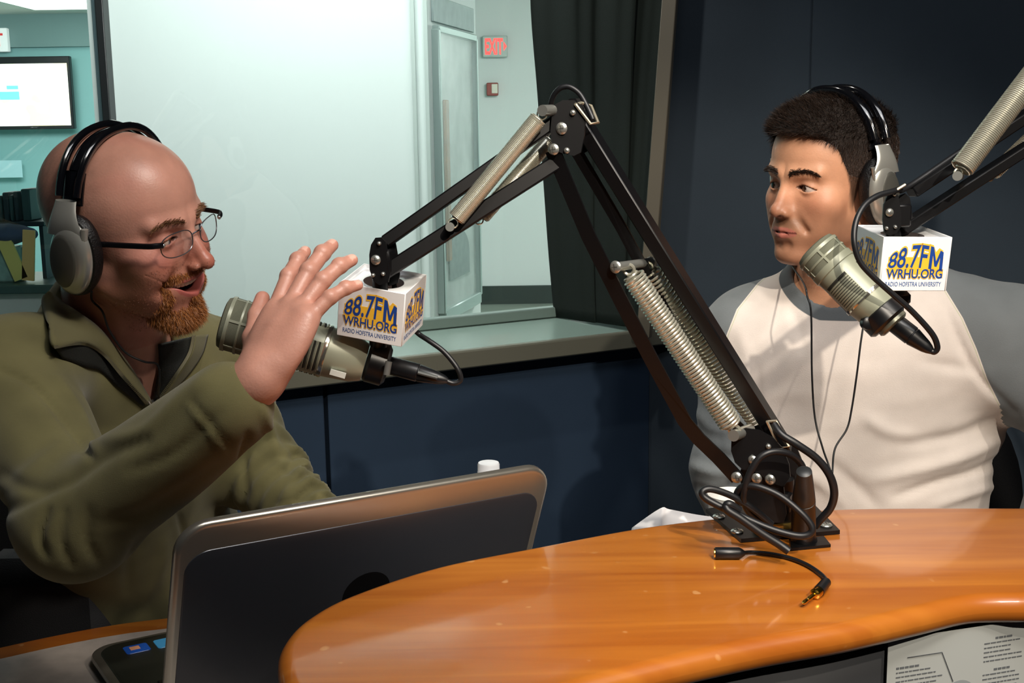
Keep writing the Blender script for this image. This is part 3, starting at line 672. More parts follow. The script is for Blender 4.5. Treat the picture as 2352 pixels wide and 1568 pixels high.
mb = MB(); mb.box(dw((t0+t1)/2+.01, 1.80, .004), eA*.26, nA*.004, Zv*.042, .002); o = obj('frieze_panel', mb, mat('frieze_grey', (150, 166, 164), .5, var=.12, vscale=22)); tag(o, 'grey frieze panel above the display case', 'panel')
# ---- text helper: built-in font turned into flat mesh
def text_mesh(body, offset=0., shear=0., spacing=1.):
    if body.endswith('7FM'):                  # the M is drawn as one outline so that it bends cleanly
        v, f = text_mesh(body[:-1], offset, shear, spacing); a, b = v[:, 0].min(), v[:, 0].max(); h0_, h1_ = v[:, 1].min(), v[:, 1].max(); g_ = .045 if offset < .03 else -.03; x0 = b + g_*(b-a)*.7 - (.02 if offset > .03 else 0); ww = (b-a)*.36
        o2 = max(offset, 0)
        M_ = [(0, 0), (.22, 0), (.24, .62), (.42, .14), (.58, .14), (.76, .62), (.78, 0), (1, 0), (.97, 1), (.75, 1), (.5, .40), (.25, 1), (.03, 1)] if offset < .03 else [(0, 0), (1, 0), (.98, 1), (.70, 1), (.5, .78), (.30, 1), (.02, 1)]
        P_ = np.array([(x0 + ww*p, h0_ + (h1_-h0_)*q, 0) for p, q in M_]); n = len(v); return np.concatenate([v, P_]), f + [tuple(range(n, n+len(M_)))]
    cu = bpy.data.curves.new('lettering', 'FONT'); cu.body = body; cu.size = 1; cu.offset = offset; cu.shear = shear; cu.space_character = spacing; cu.resolution_u = 4; cu.align_x = 'CENTER'
    o = bpy.data.objects.new('lettering', cu); COL.objects.link(o); dg = bpy.context.evaluated_depsgraph_get(); me = bpy.data.meshes.new_from_object(o.evaluated_get(dg))
    v = np.array([q.co[:] for q in me.vertices]); f = [tuple(p.vertices) for p in me.polygons]; bpy.data.objects.remove(o); bpy.data.curves.remove(cu); bpy.data.meshes.remove(me)
    return v, f
def place_text(name, body, m, parent, origin, ex, ey, width, height, warp=None, lift=.0004, offset=0., shear=0., ref=None):
    v, f = text_mesh(body, offset, shear); rv = v if ref is None else text_mesh(body, ref, shear)[0]
    lo, hi = rv.min(0), rv.max(0); u = (v[:, 0]-lo[0])/(hi[0]-lo[0]) - .5; t = (v[:, 1]-lo[1])/(hi[1]-lo[1])
    if warp: u, t = warp(u, t)
    n = nrm(np.cross(ex, ey)); P = origin + np.outer(u*width, ex) + np.outer(t*height, ey) + n*lift
    mb = MB(); mb.add(P, f, False); return obj(name, mb, m, parent)
# EXIT sign and fire pull station on the corridor end wall
RED = mat('exit_red', (255, 62, 58), .5, emit=2.2)
c = at(1137, 107, 9.80); ex = thing('exit_sign', 'lit red EXIT sign high on the corridor end wall', 'sign', c)
mb = MB(); mb.box(c, X*.098, Yv*.02, Zv*.082, .006); obj('sign_body', mb, mat('sign_grey', (176, 188, 182), .5), ex)
place_text('lettering', 'EXIT', RED, ex, c - Yv*.021 + X*-.008 - Zv*.062, X, Zv, .140, .124, offset=.03)
mb = MB(); p = c - Yv*.0215; mb.prism([p + X*.068 + Zv*.035, p + X*.092, p + X*.068 - Zv*.035], -Yv*.001); obj('arrow', mb, RED, ex)
c = at(1131, 205, 9.80); fa = thing('fire_alarm', 'small red and white fire alarm box below the EXIT sign', 'alarm', c)
mb = MB(); mb.box(c, X*.046, Yv*.02, Zv*.05, .006); obj('alarm_body', mb, mat('alarm_red', (140, 60, 52), .5), fa)
mb = MB(); mb.box(c + X*.018 - Yv*.018 + Zv*.004, X*.024, Yv*.006, Zv*.036, .003); obj('alarm_strobe', mb, mat('alarm_white', (208, 204, 188), .4), fa)
# lounge beyond the partition: television, sign, panel light, shelf things
c = at(70, 214, 10.85); w_, h_ = .36, .31; tv = thing('television', 'wall television showing a pale yellow screen in the lounge', 'television', c)
mb = MB(); mb.box(c - X*.16, X*.53, Yv*.03, Zv*h_, .006); obj('television_frame', mb, BLACKM, tv)
m = mat('screen_glow', (255, 250, 225), .4, emit=1.05); N = m.node_tree.nodes; L = m.node_tree.links; tc = N['Texture Coordinate']; n = N.new('ShaderNodeTexNoise'); n.inputs['Scale'].default_value = 3.2; L.new(tc.outputs['Object'], n.inputs[0])
cr = N.new('ShaderNodeValToRGB'); cr.color_ramp.elements[0].position = .40; cr.color_ramp.elements[0].color = (*lin((250, 225, 130)), 1); cr.color_ramp.elements[1].position = .52; cr.color_ramp.elements[1].color = (1, 1, .93, 1); L.new(n.outputs['Fac'], cr.inputs[0]); L.new(cr.outputs[0], N['Principled BSDF'].inputs['Emission Color'])
sc_ = obj('television_screen', MB().box(c - X*.16 - Yv*.031 - Zv*.015, X*.505, Yv*.002, Zv*.265), m, tv)
TEALE = mat('screen_teal', (120, 205, 215), .4, emit=.9)
for dx_, dz_, ww, hh in ((-.17, -.02, .085, .035), (-.14, .05, .05, .016)): mb = MB(); mb.box(c + X*dx_ + Zv*dz_ - Yv*.034, X*ww, Yv*.001, Zv*hh, .0); obj('screen_graphic', mb, TEALE, tv)
c = at(0, 92, 10.9); sg = thing('exit_sign', 'white wall sign with red letter above the television', 'sign', c); mb = MB(); mb.box(c - X*.05, X*.125, Yv*.03, Zv*.10, .006); obj('sign_body', mb, mat('sign_white', (235, 240, 238), .5, emit=.35), sg)
place_text('lettering', 'EXIT', mat('sign_red_print', (205, 60, 60), .5, emit=.5), sg, c - Yv*.033 - X*.085 - Zv*.055, X, Zv, .25, .11, offset=.02)
c = on(135, 6, 2.435); lp = thing('ceiling_light', 'bright rectangular panel light in the lounge ceiling', 'ceiling light', c); mb = MB(); mb.box(c + V3(0, .1, 0), X*.38, Yv*.40, Zv*.006); obj('light_panel', mb, mat('panel_glow', (240, 255, 248), .5, emit=3.0), lp)
mb = MB(); mb.box(c + V3(0, .1, .004), X*.40, Yv*.42, Zv*.004); obj('light_frame', mb, mat('white_metal', (225, 228, 226), .4), lp)
c = at(20, 388, 10.9); mb = MB(); mb.box(c, X*.12, Yv*.004, Zv*.075); tag(obj('reflection_panel', mb, mat('pale_reflection', (172, 214, 218), .5)), 'pale blue window reflection modelled as a flat panel on the teal wall below the television', 'reflection')  # reflection of a light panel in the glass, built as a pale flat box
bt = at(60, 662, 6.0); bench = thing('side_counter', 'grey side counter with dark top edge behind the glass, at left', 'counter', (bt[0], bt[1], 0))
mb = MB(); mb.box((bt[0]-.5, 6.25, bt[2]), X*.75, Yv*.30, Zv*.022, .006); obj('counter_top', mb, mat('dark_teal_edge', (52, 84, 82), .4), bench)
mb = MB(); mb.box((bt[0]-.5, 6.27, bt[2]/2-.011), X*.72, Yv*.26, Zv*(bt[2]/2-.011)); obj('counter_front', mb, mat('pale_front', (196, 206, 204), .6), bench)
zt = bt[2]+.022
def stand(px_, py, d, w2, dep, name, label, cat, m, grp=None, bot=None):
    p = at(px_, py, d); z_b = zt if bot is None else bot; mb = MB(); h = (p[2]-z_b)/2; mb.box((p[0], d, z_b+h), X*w2, Yv*dep, Zv*h, .006); return tag(obj(name, mb, m), label, cat, grp)
rk = at(40, 512, 6.3); mb = MB(); mb.box((rk[0]-.25, 6.34, rk[2]), X*.42, Yv*.13, Zv*.012, .004); shf = thing('shelf_riser', 'dark riser shelf standing on the side counter at left', 'shelf', (rk[0], 6.34, zt)); obj('shelf_board', mb, mat('riser_dark', (30, 52, 60), .5), shf)
for dx_ in (-.6, .15): mb = MB(); mb.box((rk[0]+dx_, 6.34, (rk[2]+zt)/2), X*.01, Yv*.12, Zv*(rk[2]-zt)/2); obj('shelf_side', mb, mat('riser_dark', (30, 52, 60), .5), shf)
top = rk[2]+.012
for i, (x_, y_, wd) in enumerate(((10, 448, .014), (25, 440, .015), (37, 446, .010), (48, 438, .012), (70, 432, .022))):
    stand(x_, y_, 6.34, wd, .08, 'binder', 'dark binder ' + ('nearest the left edge of the picture', 'second from the left on the riser shelf', 'in the middle of the row on the riser shelf', 'fourth from the left on the riser shelf', 'standing apart beside the bald head')[i], 'binder', mat('binder_dark_%d' % (i % 2), ((46, 82, 84), (34, 60, 66))[i % 2], .5), 'binders on the riser shelf', top)
g = lambda p: smax(s_ell(p, (rk[0]-.05, 6.10, zt+.24), (.23, .085, .055)) + .006*snoise(p, 40, 2), -(p[:, 2]-zt-.183), .01)
mb = MB(); mb.box((rk[0]-.08, 6.12, zt+.09), X*.16, Yv*.05, Zv*.09, .01); tag(obj('storage_box', mb, mat('glassy_box', (120, 162, 158), .3, var=.25, vscale=20)), 'pale grey green storage box on the side counter', 'box')
P, Q, G = polygonise(g, (rk[0]-.35, 6.0, zt+.12), (rk[0]+.25, 6.3, zt+.32), .012); tag(mesh_np('jacket', P, Q, mat('blue_cloth', (28, 66, 104), .8)), 'crumpled dark blue jacket lying on the grey green box', 'jacket')
for x_, y_, a_, lab in ((22, 565, .35, 'yellow folder leaning against the grey green box'), (62, 562, -.1, 'small tan folder beside the yellow folder')):
    p = at(x_, y_, 6.03); mb = MB(); e = V3(math.cos(a_), 0, math.sin(a_)); k = V3(-math.sin(a_), 0, math.cos(a_)); hh = (p[2]-zt)*.5 + .03
    mb.box((p[0], 6.04, zt+hh+.012), e*(.035 if x_ < 50 else .03), Yv*.006, k*(hh)); tag(obj('folder', mb, mat('folder_%d' % (x_ > 50), ((206, 206, 120), (214, 186, 120))[x_ > 50], .6)), lab, 'folder')

# ---------------------------------------------------------------- the desk: work counter and raised wooden shelf
WOOD = wood_mat(); ZC, ZW = .769, .97
def slab(mb, outline, z, th, r=.0, seg=6):     # horizontal slab with a rounded edge
    P = np.array([(q[0], q[1]) for q in outline]); n = len(P); A2 = sum(P[i][0]*P[(i+1) % n][1]-P[(i+1) % n][0]*P[i][1] for i in range(n))
    if A2 < 0: P = P[::-1]
    T = np.roll(P, -1, 0)-np.roll(P, 1, 0); T /= np.linalg.norm(T, axis=1)[:, None]; Nn = np.stack([T[:, 1], -T[:, 0]], 1)
    rows = []; k = []
    if r: k = [(-(r*(1-math.sin(a))), z - r*(1-math.cos(a)) if False else z - r + r*math.cos(a)) for a in np.linspace(0, PI/2, seg)]; k += [(-(r*(1-math.sin(a))), z - th + r + r*math.cos(a)) for a in np.linspace(PI/2, PI, seg)]
    else: k = [(0, z), (0, z-th)]
    for off, zz in k: rows.append([(p[0]+q[0]*off, p[1]+q[1]*off, zz) for p, q in zip(P, Nn)])
    for rw in rows: rw.append(rw[0])
    mb.sheet(rows); m0 = len(mb.v)
    mb.add([q for q in rows[0][:-1]], [tuple(range(n))], False); mb.add([q for q in rows[-1][:-1]], [tuple(range(n))[::-1]], False)
wc = thing('work_counter', 'low grey laminate counter with a wooden edge under the laptop', 'counter', (-.3, 1.3, 0))
far = [on(*q, ZC) for q in ((-420, 1600), (-150, 1515), (0, 1481), (120, 1455), (250, 1431), (390, 1413))]
edge = spline([V3(-1.15, 1.02, 0)] + [V3(q[0], q[1], 0) for q in far] + [V3(-.22, 1.64, 0), V3(.1, 1.68, 0), V3(.5, 1.64, 0), V3(1.1, 1.58, 0)], 6)
mb = MB(); slab(mb, [(-1.15, .82)] + [(q[0], q[1]) for q in edge] + [(1.1, 1.30), (.45, 1.20), (.15, 1.12), (-.1, 1.02)], ZC-.001, .035, .008); obj('wooden_edge', mb, WOOD, wc)
ins = []
for i, q in enumerate(edge):
    t = nrm(edge[min(i+1, len(edge)-1)] - edge[max(i-1, 0)]); ins.append(q + V3(t[1], -t[0], 0)*.045)
mb = MB(); slab(mb, [(-1.10, .86)] + [(q[0], q[1]) for q in ins[3:-2]] + [(1.02, 1.34), (.45, 1.24), (.15, 1.16), (-.1, 1.06)], ZC, .006); obj('laminate_top', mb, mat('grey_laminate', (176, 166, 158), .45, var=.12, vscale=45), wc)
mb = MB(); mb.box((-.05, 1.30, (ZC-.036)/2), X*.9, Yv*.02, Zv*(ZC-.036)/2); obj('support_panel', mb, mat('desk_black_panel', (34, 36, 40), .6), wc)
for xx in (-.93, .85): mb = MB(); mb.box((xx, 1.36, (ZC-.036)/2), X*.02, Yv*.08, Zv*(ZC-.036)/2); obj('side_panel', mb, mat('desk_black_panel', (34, 36, 40), .6), wc)
rs = thing('raised_shelf', 'raised orange cherry wood desk top with a rounded end', 'desk', (.35, 1.2, ZC))
tip = [(1750, 1475), (1500, 1530), (1180, 1615), (1000, 1660), (840, 1672), (715, 1640), (655, 1580), (636, 1512), (650, 1462), (700, 1412), (800, 1360), (1000, 1295), (1230, 1249), (1450, 1208), (1620, 1186), (1770, 1172), (1920, 1163), (2100, 1160), (2352, 1160)]
pt = [on(x_, y_, ZW) for x_, y_ in tip]; pt = [V3(q[0], q[1], 0) for q in pt]
near = [on(x_, y_, ZW) for x_, y_ in ((2352, 1372), (2240, 1376), (2120, 1402), (1950, 1440))]
out = spline([V3(q[0], q[1], 0) for q in near] + pt[0:1] + pt[1:], 7)
out = [(q[0], q[1]) for q in out] + [(1.25, 1.40), (1.32, 1.30), (1.25, 1.20), (.9, 1.14)]
mb = MB(); slab(mb, out, ZW, .030, .0148, 8); obj('wooden_top', mb, WOOD, rs)
# panel that carries the shelf, set back from the near edge
bk = [q + V3(.0, .034, 0) for q in [V3(*on(x_, y_, ZW)[:2], 0) for x_, y_ in ((2352, 1372), (2240, 1376), (2120, 1402), (1950, 1440), (1750, 1475), (1500, 1530), (1180, 1590))]]
bk = [V3(1.15, 1.24, 0)] + [bk[0]] + bk[1:]; bs = spline(bk, 6)
mb = MB(); mb.sheet([[q + Zv*(ZW-.031) for q in bs], [q + Zv*(ZC+.0005) for q in bs]]); obj('front_panel', mb, mat('desk_black_panel', (34, 36, 40), .6), rs, solid=.012)
mb = MB(); mb.sheet([[q + Zv*(ZC-.04) + Yv*.0 for q in bs], [q + Zv*.02 + Yv*.0 for q in bs]]); obj('front_panel', mb, mat('desk_black_panel', (34, 36, 40), .6), wc, solid=.012)
# instruction sheet taped on the front of the shelf
def onpanel(px_, py):                          # ray against the bent front panel
    r = ray(px_, py); best = None
    for a, b in zip(bs[:-1], bs[1:]):
        M2 = np.array([[r[0], -(b-a)[0]], [r[1], -(b-a)[1]]])
        try: s_, u_ = np.linalg.solve(M2, (a - camC)[:2])
        except Exception: continue
        if -.02 <= u_ <= 1.02: best = camC + r*s_
    return best
sh = thing('instruction_sheet', 'printed paper instruction sheet under the edge of the wooden desk', 'paper', onpanel(2180, 1560))
c0, c1 = onpanel(2020, 1540), onpanel(2348, 1500); sd = nrm(V3(c1[0]-c0[0], c1[1]-c0[1], 0)); nn = V3(sd[1], -sd[0], 0); wS = np.linalg.norm((c1-c0)[:2]); zS = ZW-.032
c0 = V3(c0[0], c0[1], 0) + nn*.012
mb = MB(); mb.box(c0 + sd*wS/2 + Zv*(zS-.11), sd*wS/2, nn*.0004, Zv*.11); obj('paper', mb, mat('sheet_paper', (172, 176, 174), .6), sh)
INK = mat('sheet_ink', (96, 100, 104), .6); rr = random.Random(3)
for col_, ww in ((.06, .34), (.66, .28)):
    lines = MB()
    z_ = zS - (.030 if col_ < .3 else .014); k = 0
    while z_ > zS-.20:
        hd = k % 6 == 0; L_ = ww*(.45 if hd else rr.uniform(.7, 1)); x0 = (col_ + (.5*(ww-L_) if hd and col_ > .3 else 0))*wS
        xw = x0
        while xw < x0 + L_*wS - .002:
            ww_ = min(rr.uniform(.002, .007), x0 + L_*wS - xw); lines.box(c0 + sd*(xw + ww_/2) + Zv*z_ + nn*.0007, sd*ww_/2, nn*.0001, Zv*(.0010 if hd else .0006)); xw += ww_ + .0009
        z_ -= .0046 if k % 6 != 5 else .0095; k += 1
    obj('printed_lines', lines, INK, sh)
mb = MB(); cc = c0 + sd*wS*.50 + Zv*(zS-.072) + nn*.0007; mb.lathe(cc, nn, [(0, .0005), (.0001, .020), (.0002, .020), (.0003, .0005)], 32); obj('printed_dial', mb, mat('sheet_dial', (140, 146, 148), .6), sh)
mb = MB(); mb.lathe(cc, nn, [(.0003, .0005), (.0004, .008), (.0005, .008), (.0006, .0005)], 24); mb.tube([cc + nn*.0006 + Zv*.02 - sd*.008, cc + nn*.0006 + Zv*.052 - sd*.022, cc + nn*.0006 + Zv*.052 - sd*.06], .0004, 4); obj('printed_pointer', mb, mat('sheet_dark_ink', (60, 64, 70), .6), sh)

# ---------------------------------------------------------------- laptop
LK = 1.07; h0 = camC + (V3(-.3518, 1.109, .8291) - camC)*LK; yw, rl, tl = .5567, -.016, .3584; LW, LH, LD = .40*LK, .265*LK, .28*LK
le = V3(math.cos(yw)*math.cos(rl), math.sin(yw)*math.cos(rl), math.sin(rl)); ln = nrm(np.cross(Zv, le)); lu = np.cross(le, ln); ls = lu*math.cos(tl) - ln*math.sin(tl); lo_n = np.cross(ls, le)   # lo_n: towards the user
lp = thing('laptop', 'open silver laptop with dark grey lid, back turned to the viewer', 'laptop', h0 - Zv*.018)
SIL = mat('laptop_silver', (176, 172, 162), .28, .85); LID = mat('laptop_lid_grey', (52, 55, 62), .28, .3, coat=.15, bump=.02, bscale=900); DECK = mat('laptop_deck', (52, 54, 46), .4, .3); KEY = mat('laptop_key_black', (14, 14, 15), .3, coat=.3)
def rrect(w, h, r, n=9, r2=None):
    pts = []
    for cx, cy, a0, rad in ((w/2, h/2, 0, r), (-w/2, h/2, 90, r), (-w/2, -h/2, 180, r2 or r), (w/2, -h/2, 270, r2 or r)):
        cx -= math.copysign(rad, cx); cy -= math.copysign(rad, cy); pts += [(cx + rad*math.cos(math.radians(a)), cy + rad*math.sin(math.radians(a))) for a in np.linspace(a0, a0+90, n)]
    return pts
def ring(mb, o, ex, ey, ez, prof, w, h, r, r2=None, caps=True):   # stack of inset rounded rectangles: prof (inset, z)
    rows = [[o + ex*x + ey*y + ez*z for x, y in rrect(w-2*i, h-2*i, max(r-i, .001), 9, max((r2 or r)-i, .001))] for i, z in prof]
    n = len(rows[0]); [rw.append(rw[0]) for rw in rows]; mb.sheet(rows)
    if caps: mb.add(rows[0][:-1], [tuple(range(n))], False); mb.add(rows[-1][:-1], [tuple(range(n))[::-1]], False)
lc = h0 + le*LW/2 + ls*LH/2
mb = MB(); ring(mb, lc, le, ls, -lo_n, [(.004, -.0045), (.0005, -.004), (0, 0), (.0008, .0030), (.003, .0045), (.006, .005)], LW, LH, .034, .010); obj('lid_frame', mb, SIL, lp)
mb = MB(); ring(mb, lc + ls*-.009, le, ls, -lo_n, [(.0, .0045), (.0006, .0056), (.002, .006)], LW-.020, LH-.046, .026, .006); obj('lid_panel', mb, LID, lp)
mb = MB(); mb.lathe(lc + ls*.012 - lo_n*.0058, -lo_n, [(0, .001), (.0003, .028), (.0005, .028), (.0007, .001)], 36); obj('lid_emblem', mb, mat('lid_emblem_black', (18, 19, 22), .18, .4), lp, )
mb = MB(); ring(mb, lc, le, ls, lo_n, [(0, .0046), (.0005, .0050)], LW-.03, LH-.03, .006); obj('screen', mb, mat('laptop_screen_glow', (60, 70, 90), .2, emit=.4), lp)
bc = h0 + le*LW/2 + ln*LD/2 - lu*.004
mb = MB(); ring(mb, bc, le, ln, -lu, [(.006, -.001), (.0015, 0), (0, .003), (.001, .0065)], LW+.012, LD, .034, .012); obj('base_rim', mb, SIL, lp)
mb = MB(); ring(mb, bc, le, ln, -lu, [(.001, .0065), (.003, .011), (.008, .014)], LW+.010, LD-.002, .034, .012); obj('base_bottom', mb, mat('laptop_underside', (20, 20, 34), .5), lp)
mb = MB(); ring(mb, bc, le, ln, lu, [(0, .0009), (.0006, .0014)], LW-.010, LD-.018, .028, .008); deck = obj('keyboard_deck', mb, DECK, lp)
kb = MB()
for r_ in range(6):
    for c_ in range(15):
        p = bc + lu*.003 + le*((c_-7)*.0232) + ln*(-LD/2 + .045 + r_*.0195); kb.box(p, le*.0100, ln*.0083, lu*.0016, .001)
obj('keys', kb, KEY, lp, )['kind'] = 'stuff'
mb = MB(); mb.box(bc + lu*.0018 + ln*.088 - le*.01, le*.048, ln*.030, lu*.0004); obj('touchpad', mb, SIL, lp)
def stick(u_, v_, w2, h2, m, name): mb = MB(); ring(mb, bc + le*u_ + ln*v_, le, ln, lu, [(0, .0014), (.0003, .0019)], w2*2, h2*2, .004); return obj(name, mb, m, lp)
s1 = stick(-.166, .112, .015, .0125, mat('sticker_blue', (30, 90, 190), .3), 'sticker'); s2 = stick(-.122, .111, .021, .014, mat('sticker_sky', (70, 160, 215), .3), 'sticker')
mb = MB(); mb.box(bc + le*-.168 + ln*.114 + lu*.0021, le*.006, ln*.005, lu*.0002); obj('sticker_mark', mb, mat('sticker_orange', (240, 170, 130), .4), s1)
mb = MB(); mb.box(bc + le*-.116 + ln*.111 + lu*.0021, le*.011, ln*.009, lu*.0002); obj('sticker_mark', mb, mat('sticker_white', (200, 225, 245), .4), s2)

# ---------------------------------------------------------------- bottle, cup and paper on the counter
c = at(1122, 1064, 1.56); c = V3(c[0], c[1], 0); zt_ = at(1122, 1060, 1.56)[2]; H_ = zt_ - ZC
bo = thing('water_bottle', 'clear plastic bottle with a white cap behind the laptop', 'bottle', c + Zv*ZC)
mb = MB(); mb.lathe(c + Zv*ZC, Zv, [(.0, .028), (.004, .032), (.05, .0325), (.055, .031), (.06, .0325), (.11, .0325), (.135, .029), (H_-.030, .0125), (H_-.016, .0122)], 28); obj('bottle_body', mb, glass_mat('bottle_plastic', (.93, .96, .98), .05, .12), bo)
mb = MB(); mb.lathe(c + Zv*(zt_-.0175), Zv, [(0, .0145), (.004, .0150), (.0045, .0146), (.014, .0146), (.0165, .0135), (.0175, .0005)], 40); obj('bottle_cap', mb, mat('white_plastic', (232, 236, 242), .45), bo)
c = at(1682, 1138, 1.585); zt_ = c[2]; c = V3(c[0], c[1], 0); cu = thing('paper_cup', 'white paper cup behind the coiled microphone cable', 'cup', c + Zv*ZC)
mb = MB(); hh = zt_-ZC; mb.lathe(c + Zv*(ZC+.0005), Zv, [(0, .0005), (0, .022), (hh*.9, .0315), (hh, .032), (hh+.002, .0335), (hh, .0315), (hh*.6, .027), (.01, .021), (.01, .0005)], 36, caps=False); obj('cup_body', mb, mat('cup_white', (236, 236, 232), .5), cu)
mb = MB(); rows = [[c + Zv*(ZC+hh*t_) + (.0223+.0097*t_)*V3(math.cos(a), math.sin(a), 0) for a in np.linspace(-1.6, -.5, 10)] for t_ in (.62, .80)]; mb.sheet(rows); obj('cup_print', mb, mat('cup_blue_print', (60, 84, 104), .5), cu, solid=.0005)
pk = [at(1452, 1212, 1.50), at(1516, 1168, 1.50), at(1538, 1170, 1.51), at(1600, 1182, 1.52), at(1660, 1190, 1.53)]
mb = MB(); rows = []
for i, q in enumerate(spline(pk, 5)):
    front = V3(q[0]-.015, 1.405, ZC+.004); back = V3(q[0]+.03, 1.53, ZC+.004); q = V3(q[0], q[1], max(q[2], ZC+.01)); rows.append([front*(1-t_)**2 + 2*t_*(1-t_)*(q*2 - front*.5 - back*.5) + back*t_**2 for t_ in np.linspace(0, 1, 9)])
mb.sheet(rows); tag(obj('folded_paper', mb, mat('bright_paper', (246, 246, 250), .5), None, solid=.0008), 'folded white paper sheet behind the raised wooden desk', 'paper')
_at = at
def at(x, y, d): return _at(x, y, d*.957)
# ---------------------------------------------------------------- boom arms
ARM = mat('arm_black_paint', (12, 12, 14), .40, spec=.35); SPR = mat('spring_steel', (214, 212, 196), .28, .7); SCR = mat('screw_zinc', (190, 192, 186), .3, .8)
CAB = mat('cable_black_rubber', (22, 23, 26), .42); BRASS = mat('brass', (214, 178, 92), .28, .9); GOLD = mat('gold_plating', (232, 190, 84), .2, 1.); CLIP = mat('bare_metal_clip', (206, 198, 176), .3, .7)
def bar(mb, a, b, w, tw, th, bev=.0015):       # box bar from a to b, width along w (tw), in-plane thickness th
    d = nrm(b-a); w = nrm(w - d*np.dot(w, d)); k = np.cross(d, w); mb.box((a+b)/2, d*np.linalg.norm(b-a)/2, w*tw/2, k*th/2, bev)
def screw(p, n, parent, r=.0055):
    n = nrm(n); mb = MB(); mb.lathe(p, n, [(-.001, r*.9), (.0005, r), (.0018, r*.85), (.0028, r*.45), (.003, .0003)], 18); s = obj('screw', mb, SCR, parent)
    u = nrm(np.cross(n, (0, .3, 1))); v = np.cross(n, u); mb = MB()
    for q in (u, v): mb.box(p + n*.0027, q*r*.5, np.cross(n, q)*r*.09, n*.0004)
    obj('screw_slot', mb, mat('slot_dark', (70, 70, 66), .6), s)
def spring(a, b, r, wire, turns, parent, w, hook=.012):
    d = nrm(b-a); u = nrm(w - d*np.dot(w, d)); v = np.cross(d, u); L = np.linalg.norm(b-a); n = turns*14; mb = MB(); pts = []
    for i in range(n+1):
        t = i/n; rr = r*min(1, .35+t*turns*.7, .35+(1-t)*turns*.7); an = 2*PI*turns*t; pts.append(a + d*(hook + (L-2*hook)*t) + rr*(u*math.cos(an) + v*math.sin(an)))
    mb.tube(pts, wire, 5)
    for e, sg in ((a, 1), (b, -1)): mb.tube([e + d*sg*hook*.5 + (math.cos(q)*d + math.sin(q)*v)*hook*.55 for q in np.linspace(0, 2*PI, 17)], wire*1.15, 6)
    return obj('spring', mb, SPR, parent)
def plate(mb, pts, ext): mb.prism(pts, ext)
def pin(name, a, b, r, parent, m=None): mb = MB(); mb.lathe(a, b-a, [(0, r), (np.linalg.norm(b-a), r)], 16); return obj(name, mb, m or SCR, parent)

# --- arm on the desk, reaching left
w1 = nrm((.40, .916, 0)); w2 = nrm((.16, .987, 0))
baseP = on(1768, 1222, ZW); dP = 1.345
boom = thing('microphone_boom_arm', 'black spring loaded boom arm standing on the wooden desk, folded up in the middle', 'microphone arm', V3(baseP[0], baseP[1], ZW))
# base plate bolted on the desk
bp = [on(x_, y_, ZW+.0005) for x_, y_ in ((1621, 1176), (1702, 1246), (1929, 1226), (1862, 1158), (1740, 1160))]
mb = MB(); mb.prism(bp, Zv*.0045); obj('base_plate', mb, ARM, boom)
for x_, y_ in ((1651, 1186), (1693, 1220), (1897, 1206)): screw(on(x_, y_, ZW+.0055), Zv, boom, .0072)
cP = on(1783, 1213, ZW+.005); mb = MB(); mb.lathe(cP, Zv, [(0, .026), (.006, .026), (.007, .024)], 32); obj('base_socket', mb, ARM, boom)
mb = MB(); mb.lathe(cP + Zv*.007, Zv, [(0, .0245), (.003, .0255), (.006, .0245)], 36); obj('brass_ring', mb, BRASS, boom)
mb = MB(); mb.lathe(cP + Zv*.013, Zv, [(0, .022), (.016, .022), (.018, .018), (.045, .018), (.047, .010)], 32); obj('swivel_post', mb, ARM, boom)
# swivel bracket: two cheek plates with rounded tops
def cheek(dd, pxs, th=.0025): P = [at(x_, y_, dd) for x_, y_ in pxs]; mb = MB(); mb.prism(P, w1*th); return mb
lower = [(1715, 1160), (1702, 1120), (1700, 1082), (1712, 1050), (1735, 1034), (1765, 1032), (1790, 1048), (1802, 1075), (1800, 1120), (1806, 1180), (1800, 1200), (1722, 1200)]
obj('bracket_cheek', cheek(dP-.020, lower), ARM, boom); obj('bracket_cheek', cheek(dP+.024, [(x_+30, y_-6) for x_, y_ in lower]), ARM, boom)
bk_ = cP + Zv*.035; mb = MB(); mb.box(bk_ + w1*.0, w1*.024, np.cross(w1, Zv)*.018, Zv*.012, .003); obj('bracket_block', mb, ARM, boom)
disc = [(1680, 1010), (1690, 990), (1712, 983), (1745, 988), (1775, 1005), (1798, 1030), (1812, 1065), (1815, 1095), (1800, 1118), (1770, 1108), (1740, 1085), (1705, 1078), (1688, 1062), (1679, 1035)]
obj('pivot_plate', cheek(dP-.026, disc), ARM, boom); obj('pivot_plate', cheek(dP+.030, [(x_+30, y_-7) for x_, y_ in disc]), ARM, boom)
for x_, y_, r_ in ((1729, 1056, .0052), (1738, 1098, .0058), (1769, 1101, .0058), (1765, 1025, .003)): screw(at(x_, y_, dP-.0275), -w1, boom, r_)
mb = MB(); mb.box(at(1706, 1138, dP-.030), X*.0022, Yv*.0008, Zv*.0075); obj('bracket_label', mb, mat('sticker_pale', (150, 168, 176), .5), boom)
